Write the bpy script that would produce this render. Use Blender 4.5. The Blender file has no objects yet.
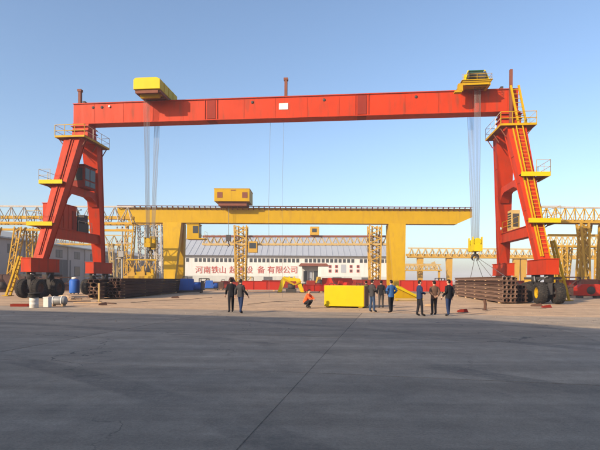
import bpy, bmesh, math, random
from mathutils import Vector, Matrix
random.seed(7)
R = math.radians
scene = bpy.context.scene
C = scene.collection

# ------------------------------------------------------------------ camera
F_PX, CAM_H, HORIZON, ROLL = 480.0, 1.75, 279.42, 0.0065     # in pixels of a 600 x 450 frame
cam_d = bpy.data.cameras.new('camera')
cam_d.sensor_width = 36.0
cam_d.lens = 36.0 * F_PX / 600.0
cam_d.shift_y = (HORIZON - 225.0) / 600.0
cam_d.clip_end = 6000
cam = bpy.data.objects.new('camera', cam_d); C.objects.link(cam)
cam.matrix_world = Matrix.Translation((0, 0, CAM_H)) @ Matrix.Rotation(R(90), 4, 'X') @ Matrix.Rotation(ROLL, 4, 'Z')
scene.camera = cam

# ------------------------------------------------------------------ sky, sun, exposure
SUN_EL, SUN_AZ = R(24), R(46)            # azimuth: to the left of straight behind the camera
world = bpy.data.worlds.new('World'); scene.world = world; world.use_nodes = True
nt = world.node_tree; nt.nodes.clear()
sky = nt.nodes.new('ShaderNodeTexSky'); sky.sky_type = 'NISHITA'; sky.sun_disc = False
sky.sun_elevation = SUN_EL; sky.sun_rotation = math.pi + SUN_AZ
sky.altitude = 50; sky.air_density = 1.0; sky.dust_density = 2.2; sky.ozone_density = 2.2
bg = nt.nodes.new('ShaderNodeBackground'); bg.inputs[1].default_value = 0.15
wo = nt.nodes.new('ShaderNodeOutputWorld')
nt.links.new(sky.outputs[0], bg.inputs[0]); nt.links.new(bg.outputs[0], wo.inputs[0])
sun_d = bpy.data.lights.new('sun', 'SUN'); sun_d.energy = 4.5; sun_d.angle = R(0.5); sun_d.color = (1.0, 0.81, 0.58)
sun = bpy.data.objects.new('sun', sun_d); C.objects.link(sun)
to_sun = Vector((-math.sin(SUN_AZ) * math.cos(SUN_EL), -math.cos(SUN_AZ) * math.cos(SUN_EL), math.sin(SUN_EL)))
sun.rotation_euler = to_sun.to_track_quat('Z', 'Y').to_euler()
vs = scene.view_settings
vs.view_transform = 'Standard'; vs.look = 'None'; vs.gamma = 1.0; vs.exposure = 0.70
vs.use_curve_mapping = False

# ------------------------------------------------------------------ layout helpers
def un(px, py):
    dx, dy = px - 300.0, py - HORIZON
    return (dx * math.cos(ROLL) + dy * math.sin(ROLL), -dx * math.sin(ROLL) + dy * math.cos(ROLL))
def at(px, py, d):                        # a surveyed point at depth d
    x, y = un(px, py); return Vector((x / F_PX * d, d, CAM_H - y / F_PX * d))
def gnd(px, py):                          # a surveyed point on the ground
    x, y = un(px, py); d = CAM_H * F_PX / y; return Vector((x / F_PX * d, d, 0))

# ------------------------------------------------------------------ materials
M = {}
def paint(name, col, rough=0.5, var=0.12, dirt=(0.10, 0.07, 0.05), damt=0.25, scale=1.2, metal=0.0, bump=0.15, streak=True, spec=0.12):
    m = bpy.data.materials.new(name); m.use_nodes = True; n = m.node_tree; L = n.links
    b = n.nodes['Principled BSDF']; b.inputs['Metallic'].default_value = metal
    b.inputs['Specular IOR Level'].default_value = spec
    g = n.nodes.new('ShaderNodeNewGeometry')
    oi = n.nodes.new('ShaderNodeObjectInfo')
    n1 = n.nodes.new('ShaderNodeTexNoise'); n1.inputs['Scale'].default_value = scale; n1.inputs['Detail'].default_value = 6
    L.new(g.outputs['Position'], n1.inputs['Vector'])
    mp = n.nodes.new('ShaderNodeMapping'); mp.inputs['Scale'].default_value = (1, 1, 0.12 if streak else 1)
    L.new(g.outputs['Position'], mp.inputs['Vector'])
    n2 = n.nodes.new('ShaderNodeTexNoise'); n2.inputs['Scale'].default_value = scale * 3.1; n2.inputs['Detail'].default_value = 8; n2.inputs['Roughness'].default_value = 0.65
    L.new(mp.outputs[0], n2.inputs['Vector'])
    # tone variation, piece to piece and across each piece
    mr = n.nodes.new('ShaderNodeMapRange'); mr.inputs['To Min'].default_value = 1 - var; mr.inputs['To Max'].default_value = 1 + var
    L.new(n1.outputs[0], mr.inputs['Value'])
    ma = n.nodes.new('ShaderNodeMath'); ma.operation = 'MULTIPLY_ADD'; ma.inputs[1].default_value = var * 0.8; ma.inputs[2].default_value = 1 - var * 0.4
    L.new(oi.outputs['Random'], ma.inputs[0])
    mm = n.nodes.new('ShaderNodeMath'); mm.operation = 'MULTIPLY'; L.new(mr.outputs[0], mm.inputs[0]); L.new(ma.outputs[0], mm.inputs[1])
    vm = n.nodes.new('ShaderNodeVectorMath'); vm.operation = 'SCALE'; vm.inputs[0].default_value = col
    L.new(mm.outputs[0], vm.inputs['Scale'])
    rp = n.nodes.new('ShaderNodeMapRange'); rp.inputs['From Min'].default_value = 0.52; rp.inputs['From Max'].default_value = 0.78; rp.inputs['To Max'].default_value = damt * 2
    L.new(n2.outputs[0], rp.inputs['Value'])
    mx = n.nodes.new('ShaderNodeMix'); mx.data_type = 'RGBA'; mx.inputs['B'].default_value = (*dirt, 1)
    L.new(rp.outputs[0], mx.inputs['Factor']); L.new(vm.outputs[0], mx.inputs['A']); L.new(mx.outputs['Result'], b.inputs['Base Color'])
    rr = n.nodes.new('ShaderNodeMapRange'); rr.inputs['To Min'].default_value = rough - 0.12; rr.inputs['To Max'].default_value = min(1, rough + 0.2)
    L.new(n2.outputs[0], rr.inputs['Value']); L.new(rr.outputs[0], b.inputs['Roughness'])
    bp = n.nodes.new('ShaderNodeBump'); bp.inputs['Strength'].default_value = bump; bp.inputs['Distance'].default_value = 0.03
    L.new(n1.outputs[0], bp.inputs['Height']); L.new(bp.outputs[0], b.inputs['Normal'])
    M[name] = m; return m
paint('red', (0.36, 0.027, 0.005), 0.5, 0.22, (0.14, 0.04, 0.022), 0.5, 0.8, bump=0.45)
paint('red_dull', (0.19, 0.018, 0.010), 0.6, 0.2, (0.12, 0.05, 0.03), 0.3)
paint('red_bright', (0.34, 0.018, 0.008), 0.5, 0.12, (0.2, 0.06, 0.04), 0.2)
paint('yellow', (0.385, 0.232, 0.002), 0.5, 0.14, (0.22, 0.12, 0.03), 0.28, 0.7)
paint('lemon', (0.47, 0.355, 0.003), 0.5, 0.12, (0.45, 0.3, 0.05), 0.15)
paint('truss_yellow', (0.38, 0.22, 0.025), 0.6, 0.15, (0.35, 0.2, 0.08), 0.3)
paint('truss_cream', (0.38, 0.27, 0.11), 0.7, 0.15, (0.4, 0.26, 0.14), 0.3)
paint('truss_grey', (0.36, 0.33, 0.30), 0.6, 0.15)
paint('rail_brown', (0.16, 0.055, 0.035), 0.7, 0.2)
paint('rust', (0.085, 0.045, 0.032), 0.75, 0.35, (0.05, 0.03, 0.025), 0.5, 1.6, streak=False)
paint('rust_light', (0.165, 0.10, 0.072), 0.75, 0.3, (0.12, 0.06, 0.04), 0.45, 1.6, streak=False)
paint('rust_dark', (0.055, 0.03, 0.026), 0.75, 0.35, (0.03, 0.02, 0.02), 0.4, 1.6, streak=False)
paint('rubber', (0.024, 0.022, 0.021), 0.8, 0.25, (0.14, 0.11, 0.08), 0.35, 3, streak=False)
paint('dark_metal', (0.045, 0.042, 0.042), 0.55, 0.2)
paint('grey_metal', (0.25, 0.25, 0.25), 0.5, 0.15, metal=0.3)
paint('wire', (0.15, 0.145, 0.145), 0.45, 0.1, metal=0.5)
paint('railing_pale', (0.62, 0.52, 0.42), 0.5, 0.1)
paint('green_motor', (0.02, 0.085, 0.05), 0.5, 0.2)
paint('blue', (0.02, 0.09, 0.36), 0.5, 0.2)
paint('white', (0.60, 0.58, 0.55), 0.6, 0.08, (0.4, 0.36, 0.3), 0.2)
paint('white_panel', (0.50, 0.50, 0.49), 0.6, 0.10, (0.30, 0.28, 0.25), 0.25, 0.3)
paint('roof_metal', (0.27, 0.295, 0.34), 0.55, 0.08, (0.4, 0.4, 0.4), 0.2, 0.3)
paint('grey_wall', (0.37, 0.32, 0.30), 0.85, 0.1, (0.25, 0.22, 0.2), 0.25, 0.4)
paint('dado', (0.36, 0.37, 0.36), 0.8, 0.15, (0.2, 0.2, 0.19), 0.3, 0.4)
paint('frame_dark', (0.07, 0.07, 0.075), 0.6, 0.1)
paint('letter_red', (0.36, 0.06, 0.045), 0.6, 0.08)
paint('plank', (0.45, 0.30, 0.17), 0.85, 0.25)
paint('skin', (0.50, 0.30, 0.21), 0.6, 0.05, damt=0.0, bump=0.02)
paint('hair', (0.015, 0.012, 0.011), 0.6, 0.1, damt=0.0)
paint('shoe', (0.02, 0.018, 0.017), 0.6, 0.1, damt=0.1)
for nm, c in dict(cloth_black=(0.018, 0.018, 0.022), cloth_charcoal=(0.045, 0.043, 0.046), cloth_navy=(0.02, 0.035, 0.09),
                  cloth_blue=(0.035, 0.10, 0.26), cloth_jean=(0.04, 0.065, 0.12), cloth_orange=(0.75, 0.10, 0.03),
                  cloth_white=(0.62, 0.58, 0.54), cloth_brown=(0.12, 0.07, 0.05)).items():
    paint(nm, c, 0.9, 0.18, damt=0.08, scale=6, bump=0.35, streak=False, spec=0.12)
g = bpy.data.materials.new('window_glass'); g.use_nodes = True; b = g.node_tree.nodes['Principled BSDF']
b.inputs['Base Color'].default_value = (0.03, 0.035, 0.04, 1); b.inputs['Roughness'].default_value = 0.3; b.inputs['Specular IOR Level'].default_value = 0.3; M['glass'] = g

def concrete(name, base, sandy, dust_lo, dust_hi):
    m = bpy.data.materials.new(name); m.use_nodes = True; n = m.node_tree; L = n.links; b = n.nodes['Principled BSDF']
    b.inputs['Specular IOR Level'].default_value = 0.25
    g = n.nodes.new('ShaderNodeNewGeometry'); oi = n.nodes.new('ShaderNodeObjectInfo')
    def noise(s, d=6, ro=0.55, sc=None):
        t = n.nodes.new('ShaderNodeTexNoise'); t.inputs['Scale'].default_value = s; t.inputs['Detail'].default_value = d; t.inputs['Roughness'].default_value = ro
        if sc:
            mp = n.nodes.new('ShaderNodeMapping'); mp.inputs['Scale'].default_value = sc; mp.inputs['Rotation'].default_value = (0, 0, 0.5)
            L.new(g.outputs['Position'], mp.inputs['Vector']); L.new(mp.outputs[0], t.inputs['Vector'])
        else: L.new(g.outputs['Position'], t.inputs['Vector'])
        return t.outputs[0]
    def rng(v, a, b_, c, d):
        t = n.nodes.new('ShaderNodeMapRange'); t.inputs['From Min'].default_value = a; t.inputs['From Max'].default_value = b_
        t.inputs['To Min'].default_value = c; t.inputs['To Max'].default_value = d; L.new(v, t.inputs['Value']); return t.outputs[0]
    def mixc(f, a, b_):
        t = n.nodes.new('ShaderNodeMix'); t.data_type = 'RGBA'; L.new(f, t.inputs['Factor'])
        for k, v in (('A', a), ('B', b_)):
            if isinstance(v, tuple): t.inputs[k].default_value = (*v, 1)
            else: L.new(v, t.inputs[k])
        return t.outputs['Result']
    def mul(a, b_):
        t = n.nodes.new('ShaderNodeMath'); t.operation = 'MULTIPLY'; L.new(a, t.inputs[0]); L.new(b_, t.inputs[1]); return t.outputs[0]
    big, mid, fine = noise(0.13, 5, 0.6), noise(0.9, 8, 0.65), noise(28, 4, 0.7)
    tracks = noise(0.5, 5, 0.6, (0.16, 2.4, 1)); grit = noise(150, 2, 0.8); blot = noise(3.2, 6, 0.7)
    c = mixc(rng(big, 0.35, 0.68, dust_lo, dust_hi), base, sandy)
    k = mul(mul(rng(mid, 0.3, 0.7, 0.80, 1.15), mul(rng(fine, 0.3, 0.7, 0.82, 1.18), mul(rng(grit, 0.3, 0.7, 0.8, 1.2), rng(blot, 0.35, 0.7, 1.08, 0.86)))), mul(rng(tracks, 0.42, 0.62, 1.06, 0.84), rng(oi.outputs['Random'], 0, 1, 0.86, 1.10)))
    v = n.nodes.new('ShaderNodeVectorMath'); v.operation = 'SCALE'; L.new(c, v.inputs[0]); L.new(k, v.inputs['Scale'])
    st = mixc(rng(noise(0.42, 7, 0.7), 0.64, 0.72, 0, 0.5), v.outputs[0], (0.075, 0.068, 0.062))      # oil stains
    # hairline cracks, broken up
    vo = n.nodes.new('ShaderNodeTexVoronoi'); vo.feature = 'DISTANCE_TO_EDGE'; vo.inputs['Scale'].default_value = 0.16
    nd = n.nodes.new('ShaderNodeTexNoise'); nd.inputs['Scale'].default_value = 0.8; nd.inputs['Detail'].default_value = 7; L.new(g.outputs['Position'], nd.inputs['Vector'])
    vx = n.nodes.new('ShaderNodeVectorMath'); vx.operation = 'MULTIPLY_ADD'; vx.inputs[1].default_value = (2.6, 2.6, 0); L.new(nd.outputs['Color'], vx.inputs[0]); L.new(g.outputs['Position'], vx.inputs[2]); L.new(vx.outputs[0], vo.inputs['Vector'])
    cr = mul(rng(vo.outputs['Distance'], 0.0012, 0.0035, 0.75, 0.0), rng(noise(0.22, 3), 0.47, 0.55, 0, 1))
    st = mixc(cr, st, (0.05, 0.045, 0.04))
    # tyre marks: wide arcs, scuffed
    wv = n.nodes.new('ShaderNodeTexWave'); wv.wave_type = 'RINGS'; wv.rings_direction = 'Z'; wv.inputs['Scale'].default_value = 0.06; wv.inputs['Distortion'].default_value = 1.2; wv.inputs['Detail'].default_value = 1; wv.inputs['Detail Scale'].default_value = .15
    mo = n.nodes.new('ShaderNodeMapping'); mo.inputs['Location'].default_value = (22, 14, 0); L.new(g.outputs['Position'], mo.inputs['Vector']); L.new(mo.outputs[0], wv.inputs['Vector'])
    ty = mul(mul(rng(wv.outputs['Fac'], 0.955, 0.975, 0, 0.42), rng(noise(0.35, 4), 0.42, 0.58, 0, 1)), rng(noise(9, 3), 0.3, 0.6, 0.4, 1))
    st = mixc(ty, st, (0.07, 0.062, 0.056))
    # pale patches where grit has been swept or spilled
    st = mixc(mul(rng(noise(0.3, 9, 0.72), 0.56, 0.70, 0, 0.55), rng(fine, .35, .6, .3, 1)), st, sandy)
    L.new(st, b.inputs['Base Color']); L.new(rng(mid, 0.2, 0.8, 0.75, 0.95), b.inputs['Roughness'])
    bp = n.nodes.new('ShaderNodeBump'); bp.inputs['Strength'].default_value = 0.35; bp.inputs['Distance'].default_value = 0.02
    L.new(fine, bp.inputs['Height']); L.new(bp.outputs[0], b.inputs['Normal'])
    M[name] = m
concrete('concrete', (0.285, 0.235, 0.185), (0.37, 0.285, 0.205), 0.0, 0.9)
concrete('dirt', (0.40, 0.28, 0.18), (0.47, 0.31, 0.185), 0.1, 1.0)

# ------------------------------------------------------------------ mesh helpers
def link(name, me, mat=None, parent=None, smooth=False):
    o = bpy.data.objects.new(name, me); C.objects.link(o)
    if mat and not me.materials: me.materials.append(M[mat])
    if smooth:
        for p in me.polygons: p.use_smooth = True
    if parent: o.parent = parent
    return o
def thing(name, label, cat, loc=(0, 0, 0), rz=0, group=None):
    o = bpy.data.objects.new(name, None); C.objects.link(o); o.empty_display_size = 0.3
    o.location = loc; o.rotation_euler = (0, 0, rz); return tag(o, label, cat, group)
def tag(o, label, cat, group=None):
    o['label'] = label; o['category'] = cat
    if group: o['group'] = group
    return o
class MB:
    def __init__(s): s.v = []; s.f = []; s.sm = []
    def add(s, v, f, sm=False):
        k = len(s.v); s.v += [tuple(x) for x in v]; s.f += [tuple(i + k for i in q) for q in f]; s.sm += [sm] * len(f); return s
    def hexa(s, b, t):                     # bottom ring of 4, top ring of 4 (counter-clockwise from above)
        return s.add(list(b) + list(t), [(3, 2, 1, 0), (4, 5, 6, 7), (0, 1, 5, 4), (1, 2, 6, 5), (2, 3, 7, 6), (3, 0, 4, 7)])
    def box(s, lo, hi):
        (a, b, c), (d, e, f) = lo, hi
        return s.hexa([(a, b, c), (d, b, c), (d, e, c), (a, e, c)], [(a, b, f), (d, b, f), (d, e, f), (a, e, f)])
    def frus(s, c0, s0, c1, s1):           # tapered box between two level rectangles
        r = lambda c, z: [(c[0] - z[0] / 2, c[1] - z[1] / 2, c[2]), (c[0] + z[0] / 2, c[1] - z[1] / 2, c[2]), (c[0] + z[0] / 2, c[1] + z[1] / 2, c[2]), (c[0] - z[0] / 2, c[1] + z[1] / 2, c[2])]
        return s.hexa(r(c0, s0), r(c1, s1))
    def bar(s, p, q, w, h=None, up=None):
        p, q = Vector(p), Vector(q); h = h or w; d = (q - p).normalized()
        u = Vector(up) if up else (Vector((0, 0, 1)) if abs(d.z) < 0.95 else Vector((0, 1, 0)))
        x = d.cross(u).normalized() * w / 2; y = x.cross(d).normalized() * h / 2
        r = lambda c: [c - x - y, c + x - y, c + x + y, c - x + y]
        a, b = r(p), r(q)
        return s.add(a + b, [(0, 1, 2, 3), (7, 6, 5, 4), (0, 4, 5, 1), (1, 5, 6, 2), (2, 6, 7, 3), (3, 7, 4, 0)])
    def tube(s, pts, r, n=8):
        pts = [Vector(p) for p in pts]; rr = r if isinstance(r, (list, tuple)) else [r] * len(pts); V = []; Fc = []
        for i, p in enumerate(pts):
            d = (pts[min(i + 1, len(pts) - 1)] - pts[max(i - 1, 0)]).normalized()
            u = Vector((0, 0, 1)) if abs(d.z) < 0.9 else Vector((0, 1, 0))
            x = d.cross(u).normalized(); y = x.cross(d).normalized()
            V += [p + (x * math.cos(6.2832 * k / n) + y * math.sin(6.2832 * k / n)) * rr[i] for k in range(n)]
        for i in range(len(pts) - 1):
            Fc += [(i * n + k, i * n + (k + 1) % n, (i + 1) * n + (k + 1) % n, (i + 1) * n + k) for k in range(n)]
        s.add(V, Fc, True)
        return s.add(V[:n] + V[-n:], [tuple(range(n))[::-1], tuple(range(n, 2 * n))])
    def lathe(s, prof, axis='x', n=32, c=(0, 0, 0)):     # prof: (along, radius)
        V = []; m = len(prof)
        for k in range(n):
            a = 6.283185 * k / n; ca, sa = math.cos(a), math.sin(a)
            for (t, r) in prof:
                V.append({'x': (c[0] + t, c[1] + r * ca, c[2] + r * sa), 'y': (c[0] - r * ca, c[1] + t, c[2] + r * sa), 'z': (c[0] + r * ca, c[1] + r * sa, c[2] + t)}[axis])
        return s.add(V, [(k * m + i, k * m + i + 1, ((k + 1) % n) * m + i + 1, ((k + 1) % n) * m + i) for k in range(n) for i in range(m - 1)], True)
    def prism(s, poly, vec):               # polygon extruded by a vector
        n = len(poly); P = [Vector(p) for p in poly]; Q = [p + Vector(vec) for p in P]
        return s.add(P + Q, [tuple(range(n))[::-1], tuple(range(n, 2 * n))] + [(i, (i + 1) % n, n + (i + 1) % n, n + i) for i in range(n)])
    def mesh(s, name, bevel=0):
        me = bpy.data.meshes.new(name); me.from_pydata(s.v, [], s.f)
        bm = bmesh.new(); bm.from_mesh(me)
        bmesh.ops.recalc_face_normals(bm, faces=bm.faces)
        if bevel: bmesh.ops.bevel(bm, geom=[e for e in bm.edges if len(e.link_faces) == 2 and e.calc_face_angle(0) > 0.6], offset=bevel, segments=2, profile=0.6, affect='EDGES')
        bm.to_mesh(me); bm.free()
        if not bevel:
            for p, f in zip(me.polygons, s.sm): p.use_smooth = f
        return me
    def build(s, name, mat, parent=None, bevel=0): return link(name, s.mesh(name, bevel), mat, parent)
def box(name, lo, hi, mat, parent=None, bevel=0): return MB().box(lo, hi).build(name, mat, parent, bevel)
UNIT = {}
def strut(name, p, q, w, h, mat, parent):  # a member that shares one unit mesh per material
    if mat not in UNIT:
        UNIT[mat] = MB().box((-.5, -.5, -.5), (.5, .5, .5)).mesh('member_' + mat); UNIT[mat].materials.append(M[mat])
    p, q = Vector(p), Vector(q); d = q - p; L = d.length; d.normalize()
    u = Vector((0, 0, 1)) if abs(d.z) < 0.95 else Vector((0, 1, 0))
    x = d.cross(u).normalized(); y = x.cross(d)
    o = bpy.data.objects.new(name, UNIT[mat]); C.objects.link(o); o.parent = parent
    mt = Matrix((x, d, y)).transposed().to_4x4() @ Matrix.Diagonal((w, L, h, 1)); mt.translation = (p + q) / 2
    o.matrix_local = mt; return o
def copy_tree(o, parent=None):
    c = o.copy(); C.objects.link(c)
    if parent: c.parent = parent
    for ch in list(o.children): copy_tree(ch, c)
    return c
def railing(name, pts, mat, parent, h=1.1, step=1.4, r=0.017):
    m = MB(); pts = [Vector(p) for p in pts]; up = Vector((0, 0, 1))
    for a, b in zip(pts, pts[1:]):
        for k in (0.5, 1.0): m.bar(a + up * h * k, b + up * h * k, r * 1.6)
        n = max(1, round((b - a).length / step))
        for i in range(n + 1): m.bar(a.lerp(b, i / n), a.lerp(b, i / n) + up * h, r * 1.6)
    return m.build(name, mat, parent)
def ladder(name, p, q, side, mat, parent, w=0.5, r=0.05, step=0.32, cage=None):
    m = MB(); p, q, s = Vector(p), Vector(q), Vector(side).normalized() * w / 2
    for k in (-1, 1): m.bar(p + s * k, q + s * k, r * 1.9, r * 1.5)
    n = int((q - p).length / step)
    for i in range(1, n): c = p.lerp(q, i / n); m.bar(c - s, c + s, r * .6)
    o = m.build(name, mat, parent)
    if cage:
        cg = MB(); cv = Vector(cage); d = (q - p).normalized(); nh = int((q - p).length / 0.9); prev = None
        for i in range(1, nh + 1):
            c = p.lerp(q, i / nh); arc = [c + s * math.cos(a) * 1.25 + cv * math.sin(a) for a in [math.pi * k / 6 for k in range(7)]]
            for a, b_ in zip(arc, arc[1:]): cg.bar(a, b_, 0.04, 0.05)
            if prev:
                for j in (1, 3, 5): cg.bar(prev[j], arc[j], 0.035)
            prev = arc
        cg.build('safety_cage', mat, o)
    return o

# ------------------------------------------------------------------ ground
gm = MB(); gm.add([(-900, -300, -0.03), (900, -300, -0.03), (900, 1500, -0.03), (-900, 1500, -0.03)], [(0, 1, 2, 3)])
ground = gm.build('ground', 'dirt'); ground['kind'] = 'structure'
yard = MB().add([(-40, -8, -0.012), (40, -8, -0.012), (40, 16.4, -0.012), (-40, 31.8, -0.012)], [(0, 1, 2, 3)]).build('yard', 'concrete')
yard['kind'] = 'structure'
slab_me = None
SW, SD, YA = 7.5, 5.6, -0.19
for i in range(-4, 5):
    for j in range(0, 5):
        if slab_me is None:
            slab_me = MB().box((-SW / 2 + .013, -SD / 2 + .013, -0.18), (SW / 2 - .013, SD / 2 - .013, 0)).mesh('slab', 0.006); slab_me.materials.append(M['concrete'])
        o = bpy.data.objects.new('slab', slab_me); C.objects.link(o); o.parent = yard
        v = Matrix.Rotation(YA, 3, 'Z') @ Vector((i * SW + 2.2, j * SD + 0.5, 0))
        o.location = (v.x, v.y, random.uniform(-0.004, 0.001)); o.rotation_euler = (random.uniform(-.0004, .0004), random.uniform(-.0004, .0004), YA)

# ------------------------------------------------------------------ building behind the viewer, whose shade covers the foreground
bb = thing('workshop', 'tall pale workshop behind the viewer, shading the foreground concrete', 'building', (0, -8, 0))
prof = []
for sx, sy in ((-60, 26.5), (-16.1, 25.8), (0, 21.9), (7.8, 22.1), (11.2, 17.6), (30, 16.0), (55, 15)):   # where its roof line throws its shade
    L0 = (sy + 8) / math.cos(SUN_AZ); prof.append((sx - L0 * math.sin(SUN_AZ), L0 * math.tan(SUN_EL)))
MB().prism([(x, 0, z) for x, z in prof] + [(prof[-1][0], 0, -.1), (prof[0][0], 0, -.1)], (0, -24, 0)).build('wall', 'white_panel', bb)
for k in range(12): box('window', (-90 + k * 9.5, 0.0, 4.5), (-85 + k * 9.5, 0.06, 7.5), 'glass', bb)

# ------------------------------------------------------------------ red rubber-tyred gantry crane
A_C = 0.1066
crane = thing('gantry_crane', 'huge red rubber-tyred gantry crane spanning the whole yard', 'crane', (-1.376, 45.684, 0), -A_C)
S, B = 21.42, 9.98
gl, gr = -21.15, 20.95
m = MB(); m.box((gl, -.55, 16.98), (gr, .55, 18.88))
m.box((gl - .03, -.66, 18.88), (gr + .03, .66, 18.94)); m.box((gl - .03, -.66, 16.90), (gr + .03, .66, 16.98))
girder = m.build('girder', 'red', crane)
for u in (-7.2, 7.1):                       # bolted joints
    m = MB()
    for s in (-1, 1): m.box((u - .42, s * .575 - .022, 17.06), (u + .42, s * .575 + .022, 18.80))
    m.box((u - .42, -.5, 16.86), (u + .42, .5, 16.895)); m.build('splice_plate', 'red_dull', girder)
    for k in (-.6, .6): box('stiffener', (u + k - .015, -.63, 16.985), (u + k + .015, -.553, 18.875), 'red', girder)
for u in range(-19, 21, 3):
    if abs(abs(u) - 7) > 1: box('stiffener', (u - .008, -.575, 16.985), (u + .008, -.553, 18.875), 'red', girder)
for s in (-.42, .42): box('trolley_rail', (gl + .3, s - .04, 18.943), (gr - .3, s + .04, 19.03), 'rail_brown', girder)
for u in (-19.1, -18.2, -3.2, 3.6, 12.0): MB().lathe([(0, .001), (0, .14), (.03, .14)], 'y', 14, (u, -.585, 18.5)).build('access_port', 'dark_metal', girder)
box('name_plate', (-.65, -.60, 17.72), (.22, -.56, 18.30), 'white', girder)['label'] = 'small white plate'
MB().lathe([(0, .001), (0, .12), (.05, .10)], 'y', 12, (-17.4, -.64, 18.55)).build('lamp', 'white', girder)
for u, z1, v in ((-20.8, 20.5, 0), (-.08, 20.85, 0)):
    m = MB(); m.box((u - .13, v - .15, 18.95), (u + .13, v + .15, z1)); m.box((u - .2, v - .22, 18.95), (u + .2, v + .22, 19.05)); m.box((u - .2, v - .2, z1 - .18), (u + .2, v + .2, z1 + .03))
    m.build('mast', 'rail_brown', crane)
for u in (-20.2, 19.6): box('end_stop', (u - .12, -.4, 18.95), (u + .12, .4, 19.25), 'dark_metal', crane)
for u in (-.3, -1.6): MB().tube([(u, .2, 16.9), (u - .1, .2, 9), (u, .2, .02)], .012, 6).build('cable', 'wire', crane)

tyre_me = rim_me = None
def make_wheel(loc, rim, parent):
    global tyre_me
    if tyre_me is None:
        t = MB(); r = .82; w = .33
        t.lathe([(-w * .72, .40), (-w * .95, .50), (-w, .62), (-w * .92, .74), (-w * .72, .80), (-w * .3, r - .01), (w * .3, r - .01), (w * .72, .80), (w * .92, .74), (w, .62), (w * .95, .50), (w * .72, .40)], 'x', 40)
        for k in range(30):
            a = 6.2832 * k / 30
            for s in (-1, 1):
                a2 = a + (.1 if s > 0 else 0)
                p0 = Vector((s * .03, math.cos(a2) * (r), math.sin(a2) * (r))); p1 = Vector((s * w * .9, math.cos(a2 + .09) * (.765), math.sin(a2 + .09) * (.765)))
                t.bar(p0, p1, .085, .06, up=(0, math.cos(a2), math.sin(a2)))
        tyre_me = t.mesh('tyre'); tyre_me.materials.append(M['rubber'])
    o = bpy.data.objects.new('tyre', tyre_me); C.objects.link(o); o.parent = parent; o.location = loc; o.rotation_euler.x = random.random() * 6
    if rim not in UNIT:
        q = MB()
        for s in (-1, 1):
            q.lathe([(s * .25, .43), (s * .27, .40), (s * .18, .37), (s * .10, .33), (s * .10, .20), (s * .16, .17), (s * .16, .001)], 'x', 28)
            for k in range(10):
                a = 6.2832 * k / 10; q.lathe([(s * .10, .025), (s * .135, .025), (s * .135, .001)], 'x', 6, (0, .265 * math.cos(a), .265 * math.sin(a)))
        q.lathe([(-.25, .415), (.25, .415)], 'x', 28)
        UNIT[rim] = q.mesh('rim'); UNIT[rim].materials.append(M[rim[4:]])
    r_ = bpy.data.objects.new('rim', UNIT[rim]); C.objects.link(r_); r_.parent = o
    return o

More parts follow.
